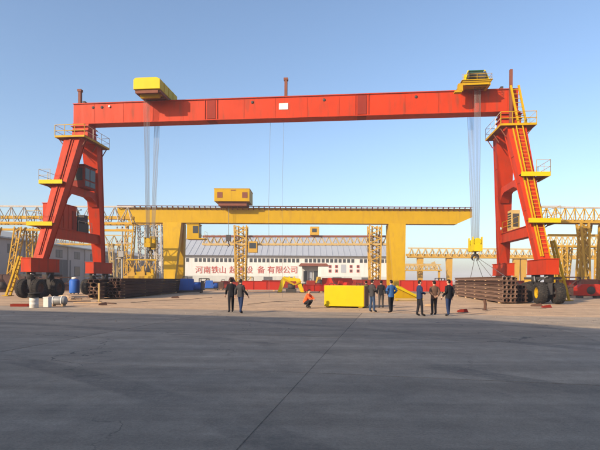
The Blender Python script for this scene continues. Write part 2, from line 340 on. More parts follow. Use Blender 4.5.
for s in (-1, 1):
    for e in (-1, 1):
        u0, v0 = s * S, e * B / 2
        m = MB(); m.box((u0 - .46, v0 - 2.0, 2.31), (u0 + .46, v0 + 2.0, 3.42))
        m.box((u0 - .52, v0 - 2.06, 3.42), (u0 + .52, v0 + 2.06, 3.47)); m.box((u0 - .5, v0 - 2.04, 2.25), (u0 + .5, v0 + 2.04, 2.31))
        bogie = m.build('bogie_beam', 'red', crane)
        for k in (-1, 1):
            va = v0 + k * 1.32
            y = MB(); y.lathe([(1.62, .001), (1.62, .34), (2.24, .34)], 'z', 20, (u0, va, 0)); y.box((u0 - .16, va - .3, .72), (u0 + .16, va + .3, 1.75))
            y.tube([(u0 - .75, va, .82), (u0 + .75, va, .82)], .11, 12); y.box((u0 - .9, va - .12, 1.86), (u0 + .9, va + .12, 2.05))
            y.build('wheel_yoke', 'dark_metal', bogie)
            MB().tube([(u0 - s * .3, va - .5, 2.1), (u0 - s * .45, va - k * .9 - .1, 1.75)], .06, 8).build('steering_cylinder', 'grey_metal', bogie)
            for w in (-1, 1): make_wheel((u0 + w * .66, va, .82), 'rim_yellow' if (s > 0 and w < 0 and k < 0) else 'rim_rust', crane)
        # leg
        top_u = s * (20.32); c0 = (u0, v0, 3.47); c1 = (top_u, e * 1.45, 15.3)
        m = MB(); m.frus(c0, (.84, .80), c1, (1.46, 1.05))
        for k in (-1, 1):                  # flange plates stand proud of the webs
            m.frus((c0[0], c0[1] + k * .415, c0[2]), (.96, .05), (c1[0], c1[1] + k * .54, c1[2]), (1.60, .05))
        leg = m.build('leg', 'red', crane)
        for z in (5.2, 7.6, 10.0, 12.4):
            t = (z - 3.47) / 11.83; cu = c0[0] + (c1[0] - c0[0]) * t; cv = c0[1] + (c1[1] - c0[1]) * t; w = .42 + .31 * t
            box('web_stiffener', (cu - s * w - .03, cv - .36, z - .03), (cu - s * w + .03, cv + .36, z + .03), 'red', leg)
        m = MB(); t0 = .05
        P = lambda t, du, dv: (c0[0] + (c1[0] - c0[0]) * t + du, c0[1] + (c1[1] - c0[1]) * t + dv, c0[2] + (c1[2] - c0[2]) * t)
        if e < 0:
            if s < 0:                      # conduit tray
                m.bar(P(.03, -.02, -.50), P(.97, -.1, -.62), .16, .10); m.bar(P(.03, .17, -.48), P(.97, .2, -.6), .05, .06); m.build('cable_tray', 'red', leg)
            else:
                ladder('ladder', P(.02, .16, -.60), P(.985, .12, -.85), (1, 0, 0), 'yellow', leg, .52, .045, .34)
                MB().bar(P(.02, -.22, -.47), P(.97, -.36, -.6), .12, .08).build('cable_tray', 'yellow', leg)
    # leg head under the girder
    cu = s * 20.32
    m = MB(); m.frus((cu, 0, 15.3), (1.7, 3.9), (cu, 0, 15.62), (1.7, 2.6)); m.frus((cu, 0, 15.62), (1.62, 1.7), (cu, 0, 16.88), (1.62, 1.3))
    m.box((cu - .9, -.95, 16.18), (cu + .9, .95, 16.25)); m.box((cu - .92, -.9, 16.60), (cu + .92, .9, 16.66)); m.build('leg_head', 'red', crane)
    # cross beams of the A frame
    def vz(z, e): t = (z - 3.47) / 11.83; return e * (B / 2 + (1.45 - B / 2) * t)
    def uz(z): t = (z - 3.47) / 11.83; return s * (S + (20.32 - S) * t)
    z0 = 6.0; m = MB(); m.box((uz(z0) - .36, vz(z0, -1) + .3, 5.45), (uz(z0) + .36, vz(z0, 1) - .3, 6.32)); m.box((uz(z0) - .44, vz(z0, -1) + .3, 6.32), (uz(z0) + .44, vz(z0, 1) - .3, 6.38)); m.build('cross_beam', 'red', crane)
    z0 = 10.4; uu = uz(z0); va, vb = vz(z0, -1) + .3, vz(z0, 1) - .3
    arch = [(va, 9.2), (va + .55, 9.75), (va + 1.3, 10.02), (vb - 1.3, 10.02), (vb - .55, 9.75), (vb, 9.2), (vb, 10.6), (va, 10.6)]
    MB().prism([(uu - .42, a, z) for a, z in arch], (.84, 0, 0)).build('cross_beam', 'red', crane)
    # top platform round the leg head
    pl = MB(); ua, ub = sorted((s * 18.9, s * 21.85)); hw = .87
    for lo, hi in (((ua, -2.45), (ub, -1.96)), ((ua, 1.96), (ub, 2.25)), ((ua, -1.96), (cu - hw, 1.96)), ((cu + hw, -1.96), (ub, 1.96))):
        pl.box((lo[0], lo[1], 15.1), (hi[0], hi[1], 15.16))
    for v in (-1.9, 0, 1.9):
        for q, sg in ((ua, 1), (ub, -1)): pl.bar((q + sg * .1, v, 15.05), (cu - sg * .85, v, 14.3), .07)
    plat = pl.build('platform', 'rail_brown', crane)
    kp = MB()
    for a, b_ in (((ua, -2.45), (ub, -2.45)), ((ub, -2.45), (ub, 2.25)), ((ub, 2.25), (ua, 2.25)), ((ua, 2.25), (ua, -2.45))): kp.bar((*a, 15.17), (*b_, 15.17), .05, .18)
    kp.build('kick_plate', 'yellow', plat)
    railing('railing', [(ub, -2.45, 15.16), (ub, 2.25, 15.16), (ua, 2.25, 15.16), (ua, -2.45, 15.16)], 'railing_pale', plat, 1.1, 1.4, .02)
    railing('railing', [(ua, -2.45, 15.16), (ub, -2.45, 15.16)], 'yellow', plat, 1.1, 1.0, .032)
    # landings on the near leg
    for z, v, u_a, u_b in ((10.62, vz(10.6, -1) - .55, 20.1, 22.4), (6.65, vz(6.6, -1) - .5, 20.3, 22.75)):
        ua2, ub2 = sorted((s * u_a, s * u_b)); wide = (ub2 - s * 0)
        l = MB(); l.box((ua2, v - .55, z - .05), (ub2, v - .02, z))
        o0, o1 = (s * 21.75, s * u_b) if z > 8 else (s * 22.2, s * u_b); q0, q1 = sorted((o0, o1)); l.box((q0, v - .02, z - .05), (q1, v + 2.1, z))
        l.bar((s * (u_b - .15), v + .1, z - .08), (s * 21.1, v + .4, z - 1.0), .09); l.bar((s * (u_b - .15), v + 1.9, z - .08), (s * 21.1, v + 1.6, z - .9), .09)
        ld = l.build('landing', 'rail_brown', crane)
        k = MB(); k.bar((ua2, v - .57, z - .04), (ub2, v - .57, z - .07), .07, .36); k.bar((s * u_b, v - .55, z - .04), (s * u_b, v + 2.1, z - .07), .07, .36); k.build('kick_plate', 'lemon', ld)
        railing('railing', [(s * 21.3, v - .57, z), (s * u_b, v - .57, z), (s * u_b, v + 2.1, z), (s * 22.3, v + 2.1, z)], 'yellow', ld, 1.1, 1.2, .018)
# ladder and mast from the right-hand platform to the girder top
ladder('ladder', (20.78, -2.2, 15.2), (20.42, -1.25, 18.95), (1, 0, .0), 'yellow', crane, .66, .085, .4)
m = MB(); m.box((20.05, -1.15, 15.2), (20.28, -.92, 20.45)); m.build('mast', 'rail_brown', crane)
# operator cab and machine house on the left-hand frame
m = MB(); m.box((-21.5, -.95, 10.62), (-19.75, 1.15, 12.75)); m.box((-21.6, -1.05, 12.75), (-19.65, 1.25, 12.87)); cab = m.build('operator_cab', 'red_dull', crane, .03)
for v0, v1 in ((-.82, -.05), (.1, .98)):
    box('window', (-19.76, v0, 11.45), (-19.72, v1, 12.55), 'glass', cab); box('lower_window', (-19.76, v0, 10.8), (-19.72, v1, 11.3), 'glass', cab)
box('window', (-21.3, -.98, 11.3), (-19.95, -.94, 12.5), 'glass', cab)
m = MB(); m.box((-22.6, -3.1, 6.4), (-20.9, -.3, 8.72)); m.box((-22.66, -3.16, 8.72), (-20.84, -.24, 8.80)); mh = m.build('machine_house', 'red', crane, .03)
for k in range(3): box('panel_rib', (-20.9, -2.5 + k * .85, 6.5), (-20.86, -2.44 + k * .85, 8.66), 'red', mh)
box('door', (-20.9, -1.1, 6.5), (-20.87, -.45, 8.3), 'red_dull', mh)
m = MB(); m.box((-21.9, .1, 6.4), (-20.9, 1.9, 7.3)); m.lathe([(-.9, .001), (-.9, .33), (.8, .33), (.8, .001)], 'y', 20, (-21.3, 1.0, 7.6)); m.box((-21.7, 1.2, 7.2), (-21.0, 1.9, 8.2)); m.tube([(-21.2, .4, 7.3), (-21.2, .4, 8.5), (-21.2, 1.0, 8.7)], .07, 10)
m.build('generator', 'dark_metal', crane)
railing('railing', [(-20.95, .1, 6.38), (-20.95, 2.6, 6.38)], 'railing_pale', crane)
# cabinets on the right-hand frame
m = MB(); m.box((21.0, 1.2, 6.38), (21.75, 2.3, 8.35)); cb = m.build('switch_cabinet', 'truss_cream', crane, .02)
for k in range(6): box('louvre', (20.955, 1.32, 6.8 + k * .24), (21.0, 2.18, 6.92 + k * .24), 'dark_metal', cb)
box('louvre', (21.1, 1.16, 6.8), (21.65, 1.2, 8.0), 'dark_metal', cb)
MB().lathe([(-.02, .001), (-.02, .16), (.1, .12), (.1, .001)], 'x', 14, (20.5, 2.75, 6.75)).build('floodlight', 'white', crane)
railing('railing', [(20.7, -1.6, 6.38), (20.7, 2.9, 6.38)], 'yellow', crane, 1.0)

# ------------------------------------------------------------------ trolleys with ropes and hooks
def ropes_and_hook(t, z_hook, spread, hook_mat, d0=0.0, du=0.0, sc=1.0):
    for v in (-1.38, 1.3):
        for k in range(6):
            a = (k - 2.5) * .11; MB().tube([(d0 + a, v, .1), (du + a * .55, v * spread, z_hook + .8 * sc)], .018, 6).build('wire_rope', 'wire', t)
    m = MB(); q = sc; m.box((du - .34 * q, -1.38 * spread - .2 * q, z_hook - .35 * q), (du + .34 * q, 1.3 * spread + .2 * q, z_hook + .25 * q))
    for v in (-1.38 * spread, 1.3 * spread): m.lathe([(-.15 * q, .001), (-.15 * q, .30 * q), (-.1 * q, .35 * q), (.1 * q, .35 * q), (.15 * q, .30 * q), (.15 * q, .001)], 'y', 20, (du, v, z_hook + .5 * q))
    for v in (-1.38 * spread, 1.3 * spread):
        for k in (-1, 1): m.box((du + k * .38 * q - .03, v - .22 * q, z_hook - .3 * q), (du + k * .38 * q + .03, v + .22 * q, z_hook + .95 * q))
    hb = m.build('hook_block', hook_mat, t, .02)
    h = MB(); cz = z_hook - .85 * q
    h.tube([(du, 0, z_hook - .3 * q), (du, 0, cz + .2 * q)], .09 * q, 10)
    for k in (-1, 1): h.tube([(du + k * (.28 * q * math.sin(a)), 0, cz - .05 + .28 * q * math.cos(a)) for a in [j * .33 for j in range(0, 9)]], [x * q for x in (.1, .11, .12, .12, .11, .1, .08, .06, .04)], 8)
    h.build('hook', 'dark_metal', hb)
def crane_pt(u, v, z): return crane_M @ Vector((u, v, z))
crane_M = Matrix.Translation((-1.376, 45.684, 0)) @ Matrix.Rotation(-A_C, 4, 'Z')
TL = thing('hoist_trolley', 'hoist trolley with yellow box housing near the left end of the red girder', 'hoist', crane_pt(-13.1, 0, 19.03), -A_C, 'hoist trolleys')
m = MB(); x0, x1 = -.75, 1.8
m.prism([(x0, -3.0, 0.12), (x1, -3.0, 0.12), (x1, -3.0, 1.02), (x1 - .35, -3.0, 1.18), (x0 + .2, -3.0, 1.18), (x0, -3.0, 1.0)], (0, 4.4, 0)); hs = m.build('housing', 'lemon', TL, .04)
for k in range(3): box('panel_seam', (x1 - .002, -2.0 + k * 1.1, .2), (x1 + .03, -1.94 + k * 1.1, 1.0), 'yellow', hs)
m = MB()
for x in (x0 + .15, x1 - .15): m.box((x - .1, -2.7, -.12), (x + .1, 1.5, .11))
for v in (-2.5, -1.0, .9): m.box((x0 + .25, v - .1, -.1), (x1 - .25, v + .1, .1))
m.box((x0 + .2, -2.95, -.25), (x1 - .2, -2.75, .0)); m.build('base_frame', 'rail_brown', TL)
m = MB(); m.lathe([(-.9, .001), (-.9, .3), (.9, .3), (.9, .001)], 'x', 20, (.45, -2.0, -.08)); m.build('rope_drum', 'yellow', TL)
for x in (-.4, 1.4):
    for v in (-.42, .42): MB().lathe([(-.07, .001), (-.07, .2), (-.05, .17), (.05, .17), (.07, .2), (.07, .001)], 'y', 18, (x, v, .17)).build('wheel', 'dark_metal', TL)
ropes_and_hook(TL, -14.0, .42, 'yellow', -.2, -.3, .75)
TR = thing('hoist_trolley', 'open hoist trolley with dark green winch near the right end of the red girder', 'hoist', crane_pt(17.0, 0, 19.03), -A_C, 'hoist trolleys')
m = MB(); m.box((-1.25, -2.3, -.05), (1.15, 2.2, .08)); m.box((-1.35, -2.4, .08), (1.25, 2.3, .14)); dk = m.build('deck', 'yellow', TR)
m = MB()
for x in (-1.1, 1.0): m.box((x - .12, -2.2, -.3), (x + .12, -.75, -.052)); m.box((x - .12, .75, -.3), (x + .12, 2.1, -.052))
for v in (-2.1, 2.0): m.box((-1.0, v - .1, -.28), (.9, v + .1, -.06))
m.box((-1.22, -2.25, -.28), (1.0, -1.75, -.1)); m.box((-1.0, -2.0, -.2), (-.8, 2.0, -.055)); m.box((-1.6, -2.2, -.75), (-1.215, -1.7, -.1)); m.box((-1.9, -2.2, -.85), (-1.3, -1.75, -.7)); m.build('under_frame', 'yellow', TR)
m = MB(); m.lathe([(-.75, .001), (-.75, .42), (-.66, .42), (-.66, .34), (.66, .34), (.66, .42), (.75, .42), (.75, .001)], 'x', 22, (0, -1.85, .58)); m.build('rope_drum', 'dark_metal', TR)
m = MB(); m.box((-.5, -1.3, .14), (.7, .4, 1.28)); m.box((-.58, -1.4, 1.28), (.78, .5, 1.35)); m.lathe([(-.6, .001), (-.6, .3), (.5, .3), (.5, .001)], 'x', 16, (-.2, 1.2, .5)); m.build('winch_motor', 'green_motor', TR, .02)
m = MB()
for x in (-.85, .85): m.frus((x, -1.6, .14), (.16, 1.0), (x, -1.2, 1.0), (.12, .3))
m.bar((-1.0, -2.1, .14), (-.6, -1.42, 1.3), .09); m.bar((1.0, -2.1, .14), (.8, -1.42, 1.3), .09); m.build('bracket', 'lemon', TR)
railing('railing', [(-1.3, -2.3, .14), (1.2, -2.3, .14), (1.2, 2.2, .14)], 'yellow', TR, .5, 1.2, .014)
for x in (-.7, .6):
    for v in (-.42, .42): MB().lathe([(-.07, .001), (-.07, .16), (.07, .16), (.07, .001)], 'y', 16, (x, v, .13)).build('wheel', 'dark_metal', TR)
ropes_and_hook(TR, -14.3, .55, 'lemon', .22, .45)
hk = crane_pt(17.45, 0, 19.03 - 15.35)

# ------------------------------------------------------------------ steel beam stacks
def beam_mesh(L, w, h, mat):               # an I beam lying along y
    t, fl = .035, .04
    P = [(-w / 2, 0), (w / 2, 0), (w / 2, fl), (t / 2 + .02, fl), (t / 2 + .02, h - fl), (w / 2, h - fl), (w / 2, h), (-w / 2, h), (-w / 2, h - fl), (-t / 2 - .02, h - fl), (-t / 2 - .02, fl), (-w / 2, fl)]
    me = MB().prism([(x, 0, z) for x, z in P], (0, L, 0)).mesh('steel_beam'); me.materials.append(M[mat]); return me
ORD = ['bottom', 'second', 'third', 'fourth', 'fifth', 'sixth', 'seventh', 'top']
def stack(base, ang, ncol, nrow, w, h, L, mats, where, group, jit=.12, sh=0.0, spacer=True):
    mes = [beam_mesh(L, w, h, mm) for mm in mats]; mtx = Matrix.Translation(base) @ Matrix.Rotation(ang, 4, 'Z')
    for r in range(nrow):
        z = .1 + r * (h + .045)
        for c in range(ncol):
            o = bpy.data.objects.new('steel_beam', random.choice(mes)); C.objects.link(o)
            o.matrix_world = mtx @ Matrix.Translation(((c + .5) * (w + .015) + random.uniform(-.008, .008) + sh * r, random.uniform(-jit, jit), z)) @ Matrix.Rotation(random.uniform(-.0006, .0006), 4, 'Z')
            side = 'left edge' if c == 0 else ('right edge' if c == ncol - 1 else 'middle')
            tag(o, 'rusty steel beam, %s layer%s, %s of %s' % (ORD[r] if r < nrow - 1 else 'top', '' if r in (0, nrow - 1) else ' from below', side, where), 'beam', group)
        if spacer:
            zz = z - .045 if r else 0
            for k in range(5):
                o = MB().box((-.05 + sh * r, k * L / 4.6 + .5, zz + .001), (ncol * (w + .015) + .05 + sh * r, k * L / 4.6 + .62, z - .001)).build('timber_spacer', 'plank')
                o.matrix_world = mtx
                tag(o, '%s timber under %s layer of %s' % (['nearest', 'second', 'third', 'fourth', 'farthest'][k], ORD[r] if r < nrow - 1 else 'top', where), 'timber', 'timber spacers in the stacks')
right_base = Vector((15.45, 36.9, 0)); ra = math.atan2(57.5 - 36.9, 18.0 - 15.4) - math.pi / 2
stack(right_base, ra, 4, 6, .29, .29, 18.5, ['rust_light', 'rust', 'rust_light'], 'the tall stack under the right hook', 'beams under the right hook')
stack(right_base + Vector((1.55, .9, 0)), ra, 3, 4, .29, .29, 15, ['rust', 'rust_dark'], 'the low dark stack beside the right wheels', 'beams beside the right wheels')
la = -0.012
stack(Vector((-17.72, 40.2, 0)), la, 3, 5, .33, .27, 16, ['rust', 'rust_light', 'rust_dark'], 'the shorter stack by the left wheels', 'beams by the left wheels', .5)
stack(Vector((-16.55, 41.3, 0)), la, 4, 6, .29, .235, 25, ['rust_dark', 'rust'], 'the long dark stack inside the left legs', 'beams inside the left legs', .3)
# slings from the right hook to the tall stack
for i, (y, x) in enumerate(((2.8, .05), (2.8, 1.2), (10.5, .05), (10.5, 1.2))):
    q = Matrix.Translation(right_base) @ Matrix.Rotation(ra, 4, 'Z') @ Vector((x, y, 2.06))
    tag(MB().tube([hk + Vector((0, 0, .3)), q], .022, 6).build('lifting_sling', 'wire'), 'thin %s sling from the right yellow hook to the %s edge of the beam stack' % (('near', 'near', 'far', 'far')[i], ('left', 'right')[i % 2]), 'sling', 'lifting slings')

# ------------------------------------------------------------------ second gantry crane, yellow box girder
DY = 80.0
yc0 = at(285, 290, DY)
yc = thing('gantry_crane', 'yellow box girder gantry crane standing behind the red one', 'crane', (yc0.x, DY, 0), -.012)
lp = lambda px: (px - 285) / F_PX * DY
zt, zb = 13.55, 11.15
g0, g1 = lp(116), lp(471)
gd = MB().prism([(g0, 0, zt), (g1, 0, zt), (g1, 0, zt - 1.3), (lp(456), 0, zb), (lp(129), 0, zb), (g0, 0, zt - 1.0)], (0, 1.6, 0)).build('girder', 'yellow', yc)
MB().box((g0, -.12, zt), (g1, 1.72, zt + .06)).build('top_flange', 'yellow', gd)
MB().box((lp(129), -.1, zb - .06), (lp(456), 1.7, zb)).build('bottom_flange', 'yellow', gd)
MB().box((g0 + .2, -.75, zt + .25), (g1 - .2, -.18, zt + .30)).build('walkway', 'rail_brown', gd)
n = 66
for k in range(n): x = g0 + .5 + (g1 - g0 - 1) * k / (n - 1); strut('walkway_bracket', (x, -.75, zt + .22), (x, -.1, zt - .25), .16, .1, 'rail_brown', gd)
railing('railing', [(g0 + .2, 1.6, zt + .06), (g1 - .2, 1.6, zt + .06)], 'truss_cream', gd, .5, 3, .03)
for px0, px1, bx0, bx1 in ((163, 182, 167.5, 178), (387.5, 404.5, 390.5, 401.5)):
    a, b_ = (lp(px0) + lp(px1)) / 2, (lp(bx0) + lp(bx1)) / 2; w0, w1 = lp(px1) - lp(px0), lp(bx1) - lp(bx0)
    for side, yv in (('near', -1.9), ('far', 3.9)):
        m = MB(); m.frus((b_, yv, .9), (w1 * .95, 1.1), (a, .8 + (yv - .8) * .28, zb - .08), (w0 * .97, 1.5))
        m.build('leg', 'yellow', yc)
    bm_ = MB().box((b_ - .6, -3.6, .55), (b_ + .6, 5.6, 1.15)).build('end_carriage', 'yellow', yc)
    for v in (-3.0, -2.0, 4.0, 5.0): MB().lathe([(-.1, .001), (-.1, .4), (.1, .4), (.1, .001)], 'x', 20, (b_, v, .4)).build('wheel', 'dark_metal', bm_)
# hanging cab
cx0, cx1 = lp(187), lp(199)
m = MB(); m.box((cx0, -.6, 8.5), (cx1, 1.4, 10.75)); m.box((cx0 - .1, -.7, 10.75), (cx1 + .1, 1.5, 10.87)); m.box((cx0 - .05, -.65, 8.3), (cx1 + 1.0, 1.5, 8.5))
cb = m.build('operator_cab', 'yellow', yc, .03)
box('window', (cx0 + 1.0, -.63, 9.3), (cx1 - .12, -.60, 10.5), 'glass', cb); box('window', (cx1, -.4, 9.3), (cx1 + .03, 1.2, 10.5), 'glass', cb)
for x in (cx0 + .3, cx1 - .3): strut('hanger', (x, .8, 10.85), (x, .8, zb - .05), .15, .15, 'dark_metal', cb)
railing('railing', [(cx1 + 1.0, -.6, 8.5), (cx1 + 1.0, 1.4, 8.5)], 'truss_yellow', cb)
yt = thing('hoist_trolley', 'yellow boxy hoist trolley riding the yellow crane behind', 'hoist', (yc0.x + lp(234), DY, zt + .06), -.012, 'hoist trolleys')
m = MB(); m.box((-3.0, -2.2, .75), (2.75, 2.4, 2.75)); m.box((-3.06, -2.26, 2.75), (2.81, 2.46, 2.84)); hs = m.build('housing', 'yellow', yt, .04)
for x in (-2.5, 1.55): box('louvre', (x, -2.24, 1.3), (x + .85, -2.19, 2.2), 'rail_brown', hs)
box('vent', (-.3, -2.24, 2.45), (.5, -2.19, 2.6), 'rail_brown', hs)
MB().box((-2.4, -1.7, .12), (2.2, 2.0, .74)).build('base_frame', 'rail_brown', yt)
for x in (-1.6, 1.4):
    for v in (.2, 1.4): MB().lathe([(-.1, .001), (-.1, .22), (.1, .22), (.1, .001)], 'y', 16, (x, v, .22)).build('wheel', 'dark_metal', yt)
for v in (-.9, -.6): MB().tube([(-.85, v, .2), (-.85, v, -4.6)], .025, 6).build('wire_rope', 'wire', yt)
m = MB(); m.box((-1.2, -1.05, -5.6), (-.5, -.45, -4.6)); m.tube([(-.85, -.75, -5.6), (-.85, -.75, -6.0), (-.6, -.75, -6.3), (-.85, -.75, -6.5), (-1.05, -.75, -6.3)], [.1, .1, .12, .1, .05], 8); m.build('hook_block', 'dark_metal', yt)

# ------------------------------------------------------------------ lattice gantry cranes
def lattice_column(t, p, q, w0, w1, n, mat, name='leg', cw=.16, bw=.09, depth=None):
    p, q = Vector(p), Vector(q); d0, d1 = (depth or w0), (depth or w1)
    cor = [(-1, -1), (1, -1), (1, 1), (-1, 1)]
    P = lambda k, s: p.lerp(q, s) + Vector((cor[k][0] * (w0 + (w1 - w0) * s) / 2, cor[k][1] * (d0 + (d1 - d0) * s) / 2, 0))
    for k in range(4): strut(name + '_chord', P(k, 0), P(k, 1), cw, cw, mat, t)
    for k in range(4):
        for i in range(n):
            a, b_ = (k, (k + 1) % 4) if (i % 2 == 0) else ((k + 1) % 4, k); strut(name + '_brace', P(a, i / n), P(b_, (i + 1) / n), bw, bw, mat, t)
def truss_beam(t, p, q, h, w, n, mt, mb, md, cw=.18, bw=.1):
    p, q = Vector(p), Vector(q); up = Vector((0, 0, h)); d = (q - p).normalized(); s = Vector((-d.y, d.x, 0)) * w / 2
    for k in (-1, 1):
        strut('bottom_chord', p + s * k, q + s * k, cw * 1.3, cw * 1.5, mb, t)
        for i in range(n):
            a, m_, b_ = p.lerp(q, i / n) + s * k, p.lerp(q, (i + .5) / n) + up, p.lerp(q, (i + 1) / n) + s * k
            strut('diagonal', a, m_, bw, bw, md, t); strut('diagonal', m_, b_, bw, bw, md, t)
    strut('top_chord', p + up, q + up, cw * 1.5, cw * 1.2, mt, t)
    for i in range(0, n + 1): c = p.lerp(q, i / n); strut('cross_tie', c - s, c + s, bw, bw, mb, t)
# left
D = 70.0
t = thing('truss_crane', 'yellow lattice gantry crane at the far left behind the red leg', 'crane', (at(20, 280, D).x, D, 0))
ox = t.location.x; P3 = lambda px, py, d=None: Vector((at(px, py, d or D).x - ox, (d or D) - D, at(px, py, d or D).z))
truss_beam(t, P3(-60, 223), P3(134, 224), 2.5, 1.6, 15, 'truss_grey', 'truss_yellow', 'truss_grey')
strut('runway_beam', P3(-60, 217), P3(134, 218), .5, .45, 'truss_yellow', t); strut('runway_beam', P3(-60, 229), P3(134, 230.5), .3, .3, 'truss_yellow', t)
for (a, b_) in (((20, 227), (9, 280)), ((27, 227), (26, 287)), ((-4, 227), (-18, 287))):
    q = P3(*a); p = P3(*b_); p.z = .3; q.y = p.y = 0 if a[0] != 27 else 1.2; lattice_column(t, p, q, .7, 1.0, 9, 'truss_yellow')
    box('foot', (p.x - .8, p.y - .8, 0), (p.x + .8, p.y + .8, .5), 'truss_yellow', t)
# lattice columns left of the yellow crane leg
D = 95.0
t = thing('truss_crane', 'lattice gantry legs and winches left of the yellow crane leg', 'crane', (at(138, 280, D).x, D, 0))
ox = t.location.x
for (a, b_, dy, mt) in (((131, 222), (127, 288), 0, 'truss_yellow'), ((140, 222), (141, 288), 1.5, 'truss_grey'), ((148, 222), (150, 288), 3, 'truss_cream'), ((158, 222), (160, 288), 0, 'truss_grey')):
    q = P3(*a, D); p = P3(*b_, D); p.z = 0; q.y = p.y = dy; lattice_column(t, p, q, 1.2, 1.5, 11, mt, 'leg', .2, .12)
truss_beam(t, P3(118, 224), P3(166, 224), 1.6, 1.4, 8, 'truss_cream', 'truss_yellow', 'truss_cream')
x0_, x1_ = P3(128, 270).x, P3(158, 270).x
wp = MB().box((x0_, -2.6, 1.3), (x1_, -.7, 1.55)).build('winch_platform', 'yellow', t)
for px in (129, 138, 148, 157): x = P3(px, 270).x; strut('platform_post', (x, -2.4, 0), (x, -2.4, 1.3), .2, .2, 'yellow', wp); strut('platform_post', (x, -.9, 0), (x, -.9, 5.4), .16, .16, 'truss_yellow', wp)
for px, w, h in ((132, 1.5, 1.2), (136, 1.2, 2.3), (141, 1.9, 1.5), (146, 1.1, 2.6), (151, 1.8, 1.4), (155, 1.0, 2.0)):
    x = P3(px, 270).x; m = MB(); m.frus((x, -1.8, 1.55), (w, 1.1), (x, -1.8, 1.55 + h * .6), (w * .8, .9)); m.box((x - w * .2, -2.0, 1.55 + h * .6), (x + w * .25, -1.5, 1.55 + h)); m.tube([(x - w * .5, -2.45, 1.9), (x + w * .5, -2.45, 1.9)], .3, 12)
    m.build('winch', 'yellow' if px % 2 else 'truss_yellow', wp)
for a, b_ in ((129, 138), (138, 148), (148, 157)): strut('platform_brace', (P3(a, 270).x, -.9, 1.6), (P3(b_, 270).x, -.9, 5.3), .12, .12, 'truss_yellow', wp); strut('platform_brace', (P3(b_, 270).x, -.9, 1.6), (P3(a, 270).x, -.9, 5.3), .12, .12, 'truss_yellow', wp)
strut('platform_rail', (x0_, -.9, 5.4), (x1_, -.9, 5.4), .2, .25, 'yellow', wp)
box('control_box', (P3(152.5, 240).x, -1.5, 7.4), (P3(157, 240).x, -.8, 10.0), 'yellow', t, .03)
# middle, far
D = 118.0
t = thing('truss_crane', 'far pale lattice gantry crane with brown top beam seen under the yellow girder', 'crane', (at(300, 280, D).x, D, 0))
ox = t.location.x
truss_beam(t, P3(203, 244.5), P3(404, 244.5), 1.9, 2.0, 28, 'rail_brown', 'truss_cream', 'truss_cream', .26, .15)
strut('walkway', P3(203, 236.3), P3(404, 236.3), .6, .42, 'rail_brown', t)
for px in (241, 374.5):
    p = P3(px, 290); p.z = 0; q = P3(px, 226); lattice_column(t, p, q, 2.3, 3.0, 14, 'truss_yellow', 'leg', .3, .2)
    lattice_column(t, p, q, .9, 1.2, 14, 'truss_yellow', 'inner_leg', .2, .16)
    box('end_carriage', (p.x - 1.4, -4.5, .2), (p.x + 1.4, 4.5, 1.1), 'truss_yellow', t)
m = MB(); a, b_ = P3(249, 242), P3(258, 253); m.box((a.x, -2.2, b_.z), (b_.x, -.4, a.z)); o = m.build('operator_cab', 'truss_yellow', t, .04); box('window', (a.x + .3, -2.23, b_.z + 1.0), (b_.x - .3, -2.2, a.z - .4), 'glass', o)
m = MB(); a, b_ = P3(310, 227), P3(319, 235.5); m.box((a.x, -1.2, b_.z), (b_.x, 1.0, a.z)); o = m.build('hoist_box', 'truss_yellow', t, .06); box('window', (a.x + .5, -1.23, b_.z + .7), (b_.x - .6, -1.2, a.z - .5), 'glass', o)
# right
D = 62.0
t = thing('truss_crane', 'yellow lattice gantry crane at the far right behind the red wheels', 'crane', (at(585, 280, D).x, D, 0))
ox = t.location.x
truss_beam(t, P3(532, 222), P3(665, 224), 1.95, 1.5, 14, 'truss_grey', 'truss_yellow', 'truss_yellow')
strut('runway_beam', P3(532, 221), P3(665, 222.5), .55, .4, 'truss_yellow', t); strut('runway_beam', P3(548, 235), P3(665, 236), .22, .25, 'truss_yellow', t)
for (a, b_, yy) in (((578, 224), (583, 290), -1.0), ((592, 224), (584, 290), 1.4), ((603, 224), (598, 290), -.6), ((612, 224), (606, 290), 1.4)):
    q = P3(*a); p = P3(*b_); p.z = .2; q.y = p.y = yy; lattice_column(t, p, q, .45, 1.0, 10, 'truss_yellow', 'leg', .2, .1)
p = P3(590, 280); box('end_carriage', (p.x - 2.4, -1.6, 0), (p.x + 2.8, 2.0, .7), 'truss_yellow', t)
railing('railing', [P3(545, 221) + Vector((0, -1, 0)), P3(660, 222.5) + Vector((0, -1, 0))], 'truss_yellow', t, .8, 1.6)
# far right
D = 140.0
t = thing('truss_crane', 'hazy yellow lattice gantry crane far off behind the right hook', 'crane', (at(450, 280, D).x, D, 0))
ox = t.location.x
truss_beam(t, P3(408, 257), P3(630, 259), 2.6, 2.0, 32, 'truss_cream', 'truss_yellow', 'truss_cream', .26, .17)
strut('runway_beam', P3(406, 255), P3(630, 257), .5, .7, 'truss_yellow', t)
for px in (420, 449, 516, 523, 556):
    q = P3(px, 257); p = P3(px, 292); p.z = 0; m = MB(); m.frus((p.x, 0, 0), (1.2, 1.2), (q.x, 0, q.z), (1.7, 1.4)); m.build('leg', 'truss_yellow', t)
strut('tie_beam', P3(405, 265), P3(436, 265), .5, .8, 'truss_cream', t); strut('tie_beam', P3(433, 262), P3(436, 270), .5, 1.0, 'truss_cream', t)
truss_beam(t, P3(400, 270.5) + Vector((0, -3, 0)), P3(438, 270.5) + Vector((0, -3, 0)), 1.6, 1.2, 8, 'truss_cream', 'truss_yellow', 'truss_cream', .2, .14)
for px in (402, 436): p = P3(px, 290); strut('leg', (p.x, -3, 0), (p.x, -3, 4.5), .5, .5, 'truss_yellow', t)

